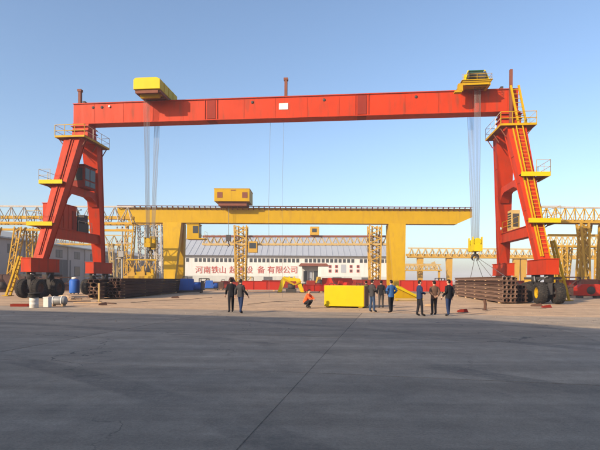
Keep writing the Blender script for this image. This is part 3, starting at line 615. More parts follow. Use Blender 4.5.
# two more lattice cranes standing among the others
for D, a0, a1, py0, py1, hh, legs, lab in ((84.0, 536, 640, 246, 247.5, 1.8, (560, 572, 596, 604), 'dull yellow lattice gantry crane low behind the right-hand crane legs'), (112.0, -40, 128, 243, 245, 2.2, (4, 14, 112, 119), 'pale lattice gantry crane low in front of the grey workshop')):
    t = thing('truss_crane', lab, 'crane', (at((a0 + a1) / 2, 280, D).x, D, 0)); ox = t.location.x
    truss_beam(t, P3(a0, py0), P3(a1, py1), hh, 1.6, 18, 'truss_cream', 'truss_yellow', 'truss_cream', .2, .12)
    for k, px in enumerate(legs):
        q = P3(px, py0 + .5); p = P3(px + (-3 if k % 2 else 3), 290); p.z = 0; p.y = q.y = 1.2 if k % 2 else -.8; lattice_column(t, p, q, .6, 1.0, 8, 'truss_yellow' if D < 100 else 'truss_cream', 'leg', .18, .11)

# ------------------------------------------------------------------ far workshop with red characters
D = 170.0
ws = thing('workshop', 'long cream workshop with a row of windows and big red characters', 'building', (at(290, 280, D).x, D, 0))
ox = ws.location.x
x0, x1 = P3(150, 270).x, P3(389, 270).x; ze = P3(290, 256).z; zr = P3(290, 236.5).z + 1.5
box('wall', (x0, 0, 2.9), (x1, 34, ze), 'white_panel', ws)
box('plinth', (x0 - .05, -.08, -.05), (x1 + .05, 34, 2.9), 'dado', ws)
rf = MB().prism([(x0 - .6, -.9, ze + .02), (x0 - .6, 17, zr), (x0 - .6, 34.9, ze + .02)], (x1 - x0 + 1.2, 0, 0)).build('roof', 'roof_metal', ws)
box('gutter', (x0 - .6, -1.05, ze - .2), (x1 + .6, -.85, ze + .1), 'frame_dark', rf)
for k in range(40):
    x = x0 + 1 + (x1 - x0 - 2) * k / 39; strut('roof_seam', (x, -.9, ze + .08), (x, 17, zr + .06), .12, .1, 'roof_metal', rf)
for k in range(34):
    x = x0 + 2 + (x1 - x0 - 4) * k / 33; box('ridge_vent', (x - .55, 16.3, zr - .3), (x + .55, 17.7, zr + .42), 'roof_metal', rf)
za, zb_ = P3(290, 262.3).z, P3(290, 258.8).z
k = 0; x = x0 + .8
while x < x1 - 1:
    if k % 13 != 9:
        w = MB().box((x - .05, -.06, za - .05), (x + 1.0, -.005, zb_ + .05)).build('window', 'frame_dark', ws)
        box('pane', (x + .03, -.07, za + .05), (x + .92, -.062, zb_ - .05), 'glass', w)
    x += 1.5; k += 1
for px in (330, 336.5, 351, 358):
    for py in (266.5, 271.0):
        x = P3(px, py).x; z = P3(px, py).z; w = box('window', (x - .5, -.07, z - .55), (x + .5, -.005, z + .55), 'letter_red', ws); box('pane', (x - .3, -.08, z - .35), (x + .3, -.072, z + .35), 'glass', w)
x = P3(343.5, 268).x; z = P3(343.5, 268.5).z; box('notice_panel', (x - .9, -.06, z - 1.5), (x + .9, -.005, z + 1.4), 'roof_metal', ws)
for ch, px in zip('河南铁山起重设备有限公司', (199, 207, 215, 222.5, 233, 241, 249, 261, 271, 279, 286.5, 294)):
    cu = bpy.data.curves.new('sign_character', 'FONT'); cu.body = ch; cu.size = 2.75; cu.extrude = .06; cu.align_x = 'CENTER'; cu.offset = 0.0
    to = bpy.data.objects.new('sign_character', cu); C.objects.link(to)
    bpy.context.view_layer.update()
    me = bpy.data.meshes.new_from_object(to.evaluated_get(bpy.context.evaluated_depsgraph_get())); bpy.data.objects.remove(to)
    me.materials.clear(); me.materials.append(M['letter_red'])
    for p in me.polygons: p.material_index = 0
    o = link('sign_character', me, None, ws); o.rotation_euler = (R(90), 0, 0); o.location = (P3(px, 270).x, -.08, P3(px, 272.6).z)
for px in (188, 268, 288, 337, 366): x = P3(px, 280).x; box('door', (x - 1.6, -.12, 0), (x + 1.6, -.085, 2.6), 'frame_dark', ws)

# ------------------------------------------------------------------ gatehouse
D = 120.0
gh = thing('gatehouse', 'small open porch with dark red roof and white posts before the workshop', 'gatehouse', (at(312, 280, D).x, D, 0))
ox = gh.location.x
a, b_ = P3(298.5, 266), P3(329, 266)
m = MB(); m.frus(((a.x + b_.x) / 2, 1.5, a.z), (b_.x - a.x, 5), ((a.x + b_.x) / 2, 1.5, a.z + .7), (b_.x - a.x - 1.2, 3.6)); m.build('roof', 'rail_brown', gh)
for px in (300, 319.5): x = P3(px, 280).x; box('post', (x - .35, -.7, 0), (x + .35, 0, a.z - .02), 'white', gh)
x, y = P3(302, 280).x, P3(319, 280).x; wl = box('wall', (x, 1.5, 0), (y, 3.2, a.z - .03), 'dado', gh)
for k in range(3): xx = x + .35 + k * (y - x - .3) / 3; w = box('window', (xx, 1.44, 1.2), (xx + (y - x) / 3 - .45, 1.498, 3.9), 'frame_dark', gh); box('pane', (xx + .1, 1.42, 1.3), (xx + (y - x) / 3 - .55, 1.436, 3.8), 'glass' if k != 1 else 'roof_metal', w)

# ------------------------------------------------------------------ grey building at the left
gb = thing('workshop', 'long grey workshop with small square windows at the left edge', 'building', (-55.5, 60, 0))
L_ = 140
box('wall', (-22, 0, -.1), (0, L_, 9.1), 'grey_wall', gb)
rf = MB().prism([(.7, -.5, 9.1), (.7, -.5, 9.35), (-11, -.5, 12.2), (-22.7, -.5, 9.35), (-22.7, -.5, 9.1)], (0, L_ + 1, 0)).build('roof', 'dado', gb)
for k in range(15):
    y = 4 + k * 9.0
    w = box('window', (-.02, y, 6.4), (.06, y + 3.0, 8.2), 'frame_dark', gb)
    for j in range(2): box('pane', (.062, y + .12 + j * 1.45, 6.55), (.075, y + 1.42 + j * 1.45, 8.05), 'glass', w)
    if k not in (5, 10): w = box('window', (-.02, y, 2.2), (.06, y + 3.0, 4.6), 'frame_dark', gb); box('pane', (.062, y + .15, 2.35), (.075, y + 2.85, 4.45), 'glass', w)
    box('pilaster', (0, y + 5.4, 0), (.25, y + 6.0, 9.0), 'grey_wall', gb)
for y in (48, 94): d = box('door', (.01, y, 0), (.1, y + 8.0, 6.0), 'frame_dark', gb); box('door_seam', (.1, y + 3.95, .1), (.14, y + 4.05, 5.9), 'grey_metal', d)

# utility pole
p = at(122, 290, 88); t = thing('utility_pole', 'grey utility pole with crossarms beside the left lattice legs', 'pole', (p.x, 88, 0))
MB().tube([(0, 0, 0), (0, 0, 11.2)], [.2, .14], 12).build('pole', 'grey_metal', t)
for z in (10.8, 8.2, 5.4): strut('crossarm', (-1.1, -.18, z), (1.1, -.18, z), .15, .15, 'truss_grey', t)
for z in (10.8, 8.2):
    for x in (-.9, 0, .9): MB().lathe([(0, .001), (0, .12), (.15, .07), (.2, .12), (.35, .05), (.35, .001)], 'z', 10, (x, -.18, z + .075)).build('insulator', 'rail_brown', t)
box('transformer', (-.5, -.75, 5.6), (.5, -.2, 6.7), 'grey_metal', t, .03)

# ------------------------------------------------------------------ yard things
def tilt_box(name, label, cat, pa, pb, depth, z1, mat, group=None): pass
# yellow block
pa, pb = gnd(324, 307), gnd(362, 307.6); w = 2.45
t = thing('ballast_block', 'big bright yellow steel test weight block in the middle of the yard', 'weight', (pa.x, pa.y + .0, 0), -.02)
t.rotation_euler.z = -.27; w = 2.55
m = MB(); m.box((0, 0, .06), (w, 2.0, 1.38)); bl = m.build('block', 'lemon', t, .04)
for x in (.1, w - .1 - .25): box('skid', (x, .05, 0), (x + .25, 1.95, .058), 'yellow', t)
box('shaded_end', (w + .001, .05, .1), (w + .05, 1.95, 1.34), 'rust_light', t)['label'] = 'brown end with its shade put into the colour'  # shade on the block's right end, coloured in with the brown beam material
for x in (.4, w - .4):
    for y in (.4, 1.6): MB().tube([(x - .12, y, 1.37), (x - .12, y, 1.47), (x, y, 1.53), (x + .12, y, 1.47), (x + .12, y, 1.37)], .022, 8).build('lifting_eye', 'dark_metal', t)
# bollard
p = gnd(485, 310); t = thing('bollard', 'short rusty brown pipe bollard before the right beam stack', 'bollard', p)
MB().tube([(0, 0, 0), (.02, 0, .35), (-.03, 0, .62)], .085, 12).build('pipe', 'rust', t); MB().tube([(-.03, 0, .62), (-.03, 0, .66)], .11, 12).build('cap', 'rust_dark', t)
MB().lathe([(0, .16), (.02, .16), (.02, .08)], 'z', 14).build('base_plate', 'rust_dark', t)
# white post
p = gnd(99, 302); t = thing('marker_post', 'slim pale grey post standing before the left beam stack', 'post', p)
box('post', (-.06, -.06, 0), (.06, .06, 1.38), 'truss_cream', t, .01); box('base_plate', (-.16, -.16, 0), (.16, .16, .03), 'rust', t)
# white drum with a coil on top
p = gnd(34, 308); t = thing('drum', 'white drum with a black rubber coil on its lid, front left', 'drum', p)
MB().lathe([(0, .001), (0, .22), (.02, .235), (.2, .235), (.22, .25), (.24, .235), (.42, .235), (.44, .25), (.46, .235), (.60, .235), (.62, .22), (.61, .001)], 'z', 28).build('shell', 'white', t)
co = bpy.data.objects.new('hose_coil', None); bpy.data.objects.remove(co)
m = MB()
for k, (r, z) in enumerate(((.30, .67), (.27, .75), (.31, .83))):
    m.tube([(r * math.cos(a * .3142) + .02 * k, r * math.sin(a * .3142), z) for a in range(21)], .05, 8)
o = m.build('hose_coil', 'rubber'); o.location = p; tag(o, 'black rubber hose coiled on the white drum', 'hose')
# white box and grey roll
p = gnd(47.5, 307); t = thing('crate', 'small white box between the white drum and the grey roll', 'box', p, -.1)
box('body', (-.16, -.18, 0), (.16, .18, .55), 'white', t, .015); box('lid', (-.18, -.2, .552), (.18, .2, .60), 'white', t, .01)
p = gnd(58.5, 306); t = thing('tank', 'pale grey cylinder lying on chocks at the front left', 'tank', p, .05)
MB().lathe([(-.52, .001), (-.52, .12), (-.46, .24), (-.40, .27), (.40, .27), (.46, .24), (.52, .12), (.52, .001)], 'x', 24, (0, 0, .34)).build('shell', 'grey_metal', t)
for x in (-.3, .3): box('chock', (x - .05, -.22, 0), (x + .05, .22, .12), 'plank', t)
for x in (-.25, .25): MB().lathe([(-.03, .275), (-.03, .285), (.03, .285), (.03, .275)], 'x', 24, (x, 0, .34)).build('band', 'white', t)
p = gnd(20, 306.5); t = thing('channel', 'flat red steel channel lying on the ground, front left', 'channel', p, .08)
m = MB(); m.box((-.5, -.15, 0), (.5, .15, .03)); m.box((-.5, -.15, .031), (.5, -.12, .16)); m.box((-.5, .12, .031), (.5, .15, .16)); m.build('channel_section', 'red_dull', t)
box('rib', (-.02, -.119, .031), (.02, .119, .14), 'red_dull', t)
# planks and sand heap by the left wheels
for i, (px, py, L, a) in enumerate(((70, 300.5, 1.7, .25), (73, 299, 1.5, -.1), (79, 301.5, 1.6, .5), (88, 303.0, 1.9, .1), (110, 303.5, 1.1, -.5))):
    p = gnd(px, py); o = MB().box((-L / 2, -.1, .0), (L / 2, .1, .05)).build('plank', ['plank', 'rust', 'rust_dark'][i % 3], None, .006); o.location = p + Vector((0, 0, .03 * i * 0 + .002)); o.rotation_euler.z = a
    tag(o, ['pale plank nearest the left front wheels', 'rusty strip behind the pale plank', 'dark strip lying skewed before the white post', 'longest pale plank lying by the post foot', 'short rusty strip right of the pale post'][i], 'plank', 'loose planks at left')
def heap(name, label, cat, loc, rx, ry, h, mat, n=26):
    me = bpy.data.meshes.new(name); bm = bmesh.new(); rg = random.Random(loc[0])
    bmesh.ops.create_icosphere(bm, subdivisions=4, radius=1)
    from mathutils import noise
    for v in bm.verts:
        d = v.co.copy(); k = 1 + .28 * noise.noise(d * 2.1 + Vector(loc)) + .10 * noise.noise(d * 6 + Vector(loc))
        v.co = Vector((d.x * rx * k, d.y * ry * k, max(-.05, d.z * h * k)))
    bm.to_mesh(me); bm.free(); o = link(name, me, mat); o.location = loc; return tag(o, label, cat)
heap('sand_heap', 'low heap of pale sand beside the left front wheels', 'sand', gnd(65, 299.5), .75, .5, .35, 'dirt')
# blue tank
p = at(74.5, 291, 52); t = thing('tank', 'upright blue tank with white lid under the left red frame', 'tank', (p.x, 52, 0))
MB().lathe([(.12, .001), (.12, .5), (.2, .52), (1.45, .52), (1.6, .4), (1.64, .001)], 'z', 28).build('shell', 'blue', t)
MB().lathe([(1.62, .001), (1.62, .3), (1.8, .3), (1.85, .001)], 'z', 20).build('lid', 'white', t)
for k in range(3): a = k * 2.09; box('leg', (.42 * math.cos(a) - .05, .42 * math.sin(a) - .05, 0), (.42 * math.cos(a) + .05, .42 * math.sin(a) + .05, .2), 'dark_metal', t)
# blue machines behind the left stack
def machine(label, px, d, w, h, mat, rz=0):
    p = at(px, 285, d); t = thing('winch_unit', label, 'machine', (p.x, d, 0), rz)
    m = MB(); m.box((-w / 2, -.6, .12), (w / 2, .6, .3)); m.box((-w / 2, -.5, 0), (-w / 2 + .2, .5, .118)); m.box((w / 2 - .2, -.5, 0), (w / 2, .5, .118)); m.build('skid', 'dark_metal', t)
    m = MB(); m.frus((-w * .12, 0, .3), (w * .62, 1.0), (-w * .12, 0, h), (w * .5, .8)); m.build('gearbox', mat, t, .05)
    MB().lathe([(-w * .05, .001), (-w * .05, h * .3), (w * .28, h * .3), (w * .28, .001)], 'x', 24, (w * .2, 0, h * .45)).build('motor', mat, t)
    for k in range(5): x = w * .2 + k * w * .05; MB().lathe([(0, h * .3), (0, h * .33), (.03, h * .33), (.03, h * .3)], 'x', 20, (x, 0, h * .45)).build('cooling_fin', mat, t)
    MB().tube([(-w * .3, 0, h), (-w * .3, 0, h + .25), (-w * .1, 0, h + .25), (-w * .1, 0, h)], .05, 8).build('pipe', 'dark_metal', t)
    box('end_cover', (w * .49, -.5, .3), (w * .55, .5, h * .85), 'dark_metal', t); return t
machine('bright blue winch unit beyond the long left beam stack', 190, 60, 3.0, 1.75, 'blue')
machine('smaller blue winch unit further back right of the first', 211, 75, 2.2, 1.5, 'blue', .2)
machine('dark red winch unit near the porch', 313, 74, 2.6, 1.6, 'red_dull', -.1)
machine('red winch unit at the far left of the red girders', 226, 84, 2.4, 1.4, 'red_dull', .1)

def lying_girder(label, px0, px1, d, h, mat, dy=0.0, rz=0.0):
    a, b_ = at(px0, 285, d), at(px1, 285, d); L = b_.x - a.x; t = thing('steel_girder', label, 'girder', (a.x, d, 0), rz, 'red girders lying in the yard')
    m = MB(); m.box((0, 0, .25), (L, .7, .25 + h)); m.box((-.02, -.1, .25 + h), (L + .02, .8, .29 + h)); m.box((-.02, -.1, .2), (L + .02, .8, .249)); m.build('web_box', mat, t)
    n = max(2, int(L / 1.6))
    for k in range(n + 1): box('stiffener', (k * (L - .06) / n, -.09, .25), (k * (L - .06) / n + .05, -.002, .249 + h), mat, t)
    for x in (L * .15, L * .85): box('timber', (x - .12, -.3, 0), (x + .12, 1.0, .2), 'plank', t)
    return t
lying_girder('bright red girder lying behind the two dark-clothed walkers', 240, 280, 70, 1.2, 'red_bright')
lying_girder('dull red girder lying left of the two walkers', 205, 238, 82, 1.0, 'red_dull')
lying_girder('dull red girder behind the yellow arched frame', 262, 300, 88, 1.3, 'red_dull')
lying_girder('red girder just left of the yellow block', 304, 324, 63, .8, 'red_bright', rz=.12)
lying_girder('bright red girder stacked behind the yellow block', 322, 352, 72, 1.7, 'red_bright', rz=-.05)
lying_girder('long red girder behind the people on the right', 400, 452, 66, 1.45, 'red_bright', rz=-.03)
lying_girder('long dull red girder behind the yellow crane right leg', 352, 402, 86, 1.5, 'red_dull')
lying_girder('dark red girder in the distance behind the right wheels', 560, 640, 58, 1.6, 'red_dull')
lying_girder('dull red girder seen between the right red legs', 508, 535, 70, 1.5, 'red_dull')
lying_girder('rust-dark girder far behind the left wheels', -10, 60, 66, 1.9, 'rust_dark')
clutter = [(204, 88, 'rust_dark', 'dark'), (218, 79, 'rust', 'rusty'), (232, 92, 'red_dull', 'red'), (247, 90, 'truss_yellow', 'yellow'), (256, 96, 'rust_dark', 'dark'), (268, 94, 'white', 'white'), (286, 96, 'red_dull', 'red'),
           (306, 90, 'rust_dark', 'dark'), (319, 84, 'truss_yellow', 'yellow'), (352, 80, 'red_dull', 'red'), (361, 92, 'white', 'white'), (383, 96, 'blue', 'blue'), (408, 84, 'rust_dark', 'dark'), (417, 88, 'truss_yellow', 'yellow'), (428, 92, 'red_dull', 'red'),
           (440, 84, 'rust_dark', 'dark'), (459, 74, 'rust', 'rusty'), (474, 80, 'red_dull', 'red'), (486, 84, 'rust_dark', 'dark'), (519, 62, 'rust_dark', 'dark'), (530, 66, 'truss_yellow', 'yellow'), (568, 54, 'rust_dark', 'dark'), (578, 60, 'rust', 'rusty'), (2, 58, 'rust_dark', 'dark'), (64, 62, 'rust', 'rusty'), (97, 78, 'rust_dark', 'dark')]
spots = ['left of the two walkers', 'by the red girders left of centre', 'near the porch', 'behind the yellow block', 'behind the group of people at right', 'beside the right beam stack', 'beyond the right red wheels', 'beyond the left red wheels']
seen = set()
for i, (px, d, mt, cn) in enumerate(clutter):
    rg = random.Random(i * 7 + 3); p = at(px, 285, d); w = rg.uniform(1.2, 2.4); h = rg.uniform(1.2, 2.3); kind = ('crate frame', 'stacked plates', 'sheave block')[i % 3]
    wh = spots[0] if 150 < px < 236 else spots[1] if 236 <= px < 290 else spots[2] if 290 <= px < 323 else spots[3] if 323 <= px < 395 else spots[4] if 395 <= px < 456 else spots[5] if 456 <= px < 540 else spots[6] if px >= 540 else spots[7]
    lb = '%s %s stored %s' % (cn, kind, wh)
    if lb in seen: lb = 'smaller ' + lb
    seen.add(lb)
    t = thing('stored_part', lb, 'machinery', (p.x, d, 0), rg.uniform(-.5, .5), 'stored machinery along the back of the yard')
    if i % 3 == 0:
        for x in (-w / 2, w / 2):
            for y in (-.5, .5): strut('upright', (x, y, 0), (x, y, h), .12, .12, mt, t)
        for z in (.15, h * .55, h): 
            for y in (-.5, .5): strut('crosspiece', (-w / 2, y, z), (w / 2, y, z), .12, .12, mt, t)
        strut('brace', (-w / 2, -.5, .1), (w / 2, -.5, h), .1, .1, mt, t); box('load', (-w * .4, -.42, .22), (w * .35, .42, h * .5), 'rust_dark', t)
    elif i % 3 == 1:
        z = .12
        for k in range(6):
            hh = h / 7; dx = rg.uniform(-.15, .15); box('plate', (-w / 2 + dx, -.6, z), (w / 2 + dx * .4, .6, z + hh * .8), mt if k % 2 else 'rust', t); z += hh * .82
        for x in (-w * .3, w * .3): box('bearer', (x - .1, -.7, 0), (x + .1, .7, .118), 'plank', t)
    else:
        MB().prism([(-w / 2, -.3, 0), (w / 2, -.3, 0), (w * .4, -.3, h * .5), (w * .1, -.3, h), (-w * .2, -.3, h), (-w * .45, -.3, h * .45)], (0, .6, 0)).build('cheek_plate', mt, t)
        MB().lathe([(-.12, .001), (-.12, h * .3), (-.04, h * .22), (.04, h * .22), (.12, h * .3), (.12, .001)], 'y', 22, (0, -.45, h * .5)).build('sheave', 'dark_metal', t)
# heaps of red machinery behind the yellow block
for i, (px, d, sc) in enumerate(((331, 66, 1.0), (341, 68, .8), (347, 64, .7))):
    p = at(px, 285, d); t = thing('end_carriage', ['red wheeled end carriage rising left behind the yellow block', 'red wheeled end carriage in the middle behind the yellow block', 'red wheeled end carriage at the right behind the yellow block'][i], 'carriage', (p.x, d, 0), .4 * i - .3)
    m = MB(); m.prism([(-1.3 * sc, -.4, .3), (1.3 * sc, -.4, .3), (1.3 * sc, -.4, .9 * sc), (.5 * sc, -.4, 1.2 * sc), (.1 * sc, -.4, 2.0 * sc), (-.35 * sc, -.4, 2.0 * sc), (-.6 * sc, -.4, 1.2 * sc), (-1.3 * sc, -.4, .9 * sc)], (0, .8, 0)); m.build('frame', 'red_bright', t)
    for x in (-.85, .85): MB().lathe([(-.15, .001), (-.15, .35), (.15, .35), (.15, .001)], 'y', 20, (x * sc, -.1, .35)).build('wheel', 'dark_metal', t)
# yellow arched frame
p = at(291.5, 285, 64); t = thing('portal_stand', 'yellow arched steel frame standing over a grey machine', 'frame', (p.x, 64, 0))
for s in (-1, 1):
    MB().frus((s * 1.55 - .05, 0, 0), (.5, 1.1), (s * 1.0 - .1, 0, 1.5), (.62, 1.1)).build('leg', 'lemon', t)
MB().prism([(-1.4, -.56, 1.5), (1.25, -.56, 1.5), (1.15, -.56, 1.85), (-.3, -.56, 2.0), (-1.2, -.56, 2.05)], (0, 1.12, 0)).build('top_beam', 'lemon', t)
for x in (-.95, -.3, .35): MB().frus((x, 0, 1.85), (.3, .9), (x, 0, 2.16), (.12, .7)).build('lug', 'lemon', t)
strut('arm', (-1.2, -.62, 1.9), (.4, -.62, 1.05), .14, .22, 'yellow', t); strut('arm', (.4, -.62, 1.05), (1.3, -.62, 1.5), .12, .18, 'yellow', t)
for x in (-1.5, 1.42): box('foot_plate', (x - .4, -.65, 0), (x + .4, .65, .06), 'rust', t)
m = MB(); m.box((-.75, -.3, 0), (.65, .5, .5)); m.lathe([(-.5, .001), (-.5, .35), (.5, .35), (.5, .001)], 'x', 20, (0, 0, .8)); o = m.build('motor', 'dark_metal'); o.location = (p.x, 64, 0); tag(o, 'grey motor under the yellow arched frame', 'motor')
# yellow bracket frame right of the people
p = gnd(407, 300.5); t = thing('welded_stand', 'yellow steel bracket lying propped among the people at right', 'frame', p, .15)
MB().prism([(-1.1, 0, 0), (1.0, 0, 0), (.9, 0, .35), (-.5, 0, 1.2), (-1.0, 0, 1.25)], (0, .5, 0)).build('gusset', 'yellow', t)
strut('rail', (-1.0, -.15, 1.2), (1.3, -.15, .15), .12, .2, 'lemon', t); strut('rail', (-1.3, -.15, .1), (1.4, -.15, .1), .12, .18, 'truss_cream', t); strut('foot', (-1.0, -.4, .05), (-1.0, .7, .05), .15, .1, 'yellow', t)
# red machine at right edge
p = at(590, 285, 50); t = thing('end_carriage', 'bright red wheel housing with a dark opening at the right edge', 'carriage', (p.x, 50, 0), -.1)
m = MB(); m.prism([(-1.2, 0, .25), (1.3, 0, .25), (1.3, 0, 1.2), (1.0, 0, 1.45), (-.7, 0, 1.45), (-1.2, 0, 1.1)], (0, 1.0, 0)); m.build('housing', 'red_bright', t, .03)
MB().lathe([(0, .001), (0, .42), (.08, .42)], 'y', 22, (.1, -.06, .8)).build('wheel_opening', 'dark_metal', t)
for x in (-.8, .9): box('foot', (x - .2, .1, 0), (x + .2, .9, .248), 'dark_metal', t)
machine('dark machine behind the red wheel housing at right', 592, 57, 3.4, 2.0, 'rail_brown')
# leaning yellow props outside the wheels
for i, (a, b_, d) in enumerate((((17, 256), (8, 296), 46), ((556, 240), (567, 300), 43))):
    q = at(*a, d); p = at(*b_, d); p.z = 0; t = thing('support_prop', ['leaning yellow prop outside the left red wheels', 'leaning yellow prop outside the right red wheels'][i], 'prop', (p.x, d, 0), 0, 'leaning props')
    v = q - p; v.y = .6; s_ = Vector((0, .35, 0))
    for k in (-1, 1): strut('stringer', s_ * k, v + s_ * k * .7, .17, .17, 'yellow', t)
    for k in range(1, 9): c = v * (k / 9); strut('rung', c - s_, c + s_, .07, .07, 'yellow', t)
    box('foot', (-.3, -.5, 0), (.3, .5, .06), 'yellow', t); strut('stay', v * .62, Vector((v.x * .62 + (.5 if i == 0 else -.3), .9, 0)), .09, .09, 'yellow', t)
rg = random.Random(11); gm = MB()
for k in range(1500):
    yy = rg.uniform(19, 62); xx = rg.uniform(-.66, .66) * yy; r = rg.uniform(.008, .028) * (1.7 if rg.random() < .08 else 1)
    a = rg.uniform(0, 6.28); ca, sa = math.cos(a) * r, math.sin(a) * r; z0 = -.028 if yy > 26 else -.004
    gm.add([(xx + ca, yy + sa, z0), (xx - sa * .8, yy + ca * .8, z0), (xx - ca * .9, yy - sa * .9, z0), (xx + sa, yy - ca, z0), (xx + ca * .2, yy + sa * .2, z0 + r * rg.uniform(.8, 1.4))], [(0, 1, 4), (1, 2, 4), (2, 3, 4), (3, 0, 4)])
o = gm.build('gravel', 'concrete'); o['kind'] = 'stuff'; o['label'] = 'loose grit scattered over the yard'; o['category'] = 'gravel'
for lb, px0, py0, px1, py1, mt in (('black cable snaking from the left stack towards the walkers', 128, 303, 214, 297.5, 'rubber'), ('rusty cable trailing before the right beam stack', 455, 309, 545, 308, 'rust'), ('thin dark cable across the sand by the squatting person', 246, 304, 300, 300.5, 'rubber')):
    a, b_ = gnd(px0, py0), gnd(px1, py1); pts = []
    for k in range(25): u = k / 24; p = a.lerp(b_, u); pts.append((p.x + .2 * math.sin(u * 9 + px0), p.y + .5 * math.sin(u * 6 + px1), .012))
    tag(MB().tube(pts, .014, 7).build('cable', mt), lb, 'cable')
# small debris
for i, (px, py, mt, lb) in enumerate(((462, 312, 'red_dull', 'small red lump of scrap left of the bollard'), (103, 305, 'rust_dark', 'small dark offcut before the left stack'), (536, 306, 'rust', 'rusty offcut before the right wheels'), (546, 307.5, 'red_dull', 'reddish offcut right before the right tyres'), (175, 298, 'rust', 'dark offcut along the long left stack'), (430, 306, 'plank', 'timber block among the people at right'))):
    p = gnd(px, py); w = random.uniform(.25, .5)
    o = MB().hexa([(-w, -.12, 0), (w, -.15, 0), (w * .9, .14, 0), (-w * .8, .12, 0)], [(-w * .8, -.1, .12), (w * .7, -.1, .2), (w * .6, .1, .16), (-w * .7, .1, .1)]).build('scrap', mt, None, .015); o.location = p; o.rotation_euler.z = random.uniform(-.5, .5); tag(o, lb, 'scrap')

# ------------------------------------------------------------------ people
def skin_mesh(pts, edges, root=0):
    names = list(pts); ix = {k: i for i, k in enumerate(names)}
    me = bpy.data.meshes.new('tmp'); me.from_pydata([pts[k][0] for k in names], [(ix[a], ix[b]) for a, b in edges], [])
    o = bpy.data.objects.new('tmp', me); C.objects.link(o)
    sk = o.modifiers.new('s', 'SKIN'); sk.use_smooth_shade = True
    ss = o.modifiers.new('u', 'SUBSURF'); ss.levels = 2; ss.render_levels = 2
    for i, k in enumerate(names):
        r = pts[k][1]; me.skin_vertices[0].data[i].radius = r if isinstance(r, tuple) else (r, r); me.skin_vertices[0].data[i].use_root = (i == root)
    bpy.context.view_layer.update()
    out = bpy.data.meshes.new_from_object(o.evaluated_get(bpy.context.evaluated_depsgraph_get())); bpy.data.objects.remove(o); bpy.data.meshes.remove(me)
    return out
def person(loc, rz, H, jacket, trousers, label, pose='stand', step=.1, seed=0):
    k = H / 1.76; rg = random.Random(seed); V = lambda x, y, z: Vector((x, y, z)) * k
    t = thing('person', label, 'person', loc, rz)
    if pose == 'squat':
        J = dict(pelvis=V(0, .16, .34), waist=V(0, .10, .50), chest=V(0, -.02, .70), nb=V(0, -.08, .86), neck=V(0, -.10, .91), head=V(0, -.13, 1.0), crown=V(0, -.12, 1.09))
        for s, n in ((-1, 'l'), (1, 'r')):
            J.update({'sh' + n: V(s * .17, -.06, .81), 'el' + n: V(s * .22, -.26, .60), 'wr' + n: V(s * .10, -.42, .55), 'ha' + n: V(s * .06, -.48, .52), 'hi' + n: V(s * .10, .12, .30), 'kn' + n: V(s * .17, -.26, .47), 'an' + n: V(s * .12, .02, .09), 'to' + n: V(s * .14, -.16, .04)})
    else:
        J = dict(pelvis=V(0, 0, .95), waist=V(0, .0, 1.10), chest=V(0, .005, 1.30), nb=V(0, .01, 1.46), neck=V(0, .0, 1.53), head=V(0, -.02, 1.63), crown=V(0, -.01, 1.725))
        for s, n in ((-1, 'l'), (1, 'r')):
            st = s * step
            J.update({'sh' + n: V(s * .18, .01, 1.42), 'hi' + n: V(s * .095, 0, .90), 'kn' + n: V(s * .10, -.03 + st * .45, .50), 'an' + n: V(s * .11, st, .085), 'to' + n: V(s * .13, st - .17, .035)})
            arm = {'stand': ((.24, .03, 1.14), (.25, -.04, .90), (.25, -.06, .81)), 'walk': ((.23, .06 - st * .5, 1.15), (.24, -.06 - st * 1.3, .93), (.24, -.10 - st * 1.5, .85)),
                   'front': ((.25, .0, 1.15), (.10, -.24, 1.10), (.03, -.28, 1.09)), 'back': ((.25, .09, 1.15), (.12, .19, .98), (.05, .19, .95)),
                   'hips': ((.33, .06, 1.17), (.20, -.06, 1.02), (.16, -.09, .98))}[pose if not (pose == 'point' ) else ('stand' if s < 0 else 'front')]
            for nm, a in zip(('el', 'wr', 'ha'), arm): J[nm + n] = V(s * a[0], a[1], a[2])
    rad = dict(pelvis=(.15, .115), waist=(.135, .10), chest=(.155, .115), nb=(.075, .07), neck=(.056, .056), head=(.085, .10), crown=(.055, .065), sh=.068, el=.046, wr=.033, ha=(.035, .028), hi=.100, kn=.074, an=.058, to=.044)
    rk = lambda n: tuple(x * k for x in (rad.get(n) or rad[n[:2]])) if isinstance(rad.get(n) or rad[n[:2]], tuple) else (rad.get(n) or rad[n[:2]]) * k
    E = [('pelvis', 'waist'), ('waist', 'chest'), ('chest', 'nb'), ('nb', 'neck'), ('neck', 'head'), ('head', 'crown')]
    for n in 'lr': E += [('chest', 'sh' + n), ('sh' + n, 'el' + n), ('el' + n, 'wr' + n), ('wr' + n, 'ha' + n), ('pelvis', 'hi' + n), ('hi' + n, 'kn' + n), ('kn' + n, 'an' + n), ('an' + n, 'to' + n)]
    me = skin_mesh({n: (J[n], rk(n)) for n in J}, E)
    me.materials.clear()
    for mt in (trousers, 'skin', 'shoe', jacket, 'hair'): me.materials.append(M[mt])
    seg = []
    for a, b_ in E:
        mi = 1 if b_ in ('neck', 'head', 'crown') or b_[:2] == 'ha' else 2 if b_[:2] == 'to' else 0 if b_[:2] in ('hi', 'kn', 'an') or a == 'pelvis' and b_ != 'waist' else 3
        seg.append((J[a], J[b_], mi))
    for p in me.polygons:
        best = (9, 0)
        for a, b_, mi in seg:
            d = b_ - a; u = max(0, min(1, (p.center - a).dot(d) / d.length_squared)); best = min(best, (((a + d * u) - p.center).length, mi))
        p.material_index = best[1]; p.use_smooth = True
    bm = bmesh.new(); bm.from_mesh(me); lay = bm.faces
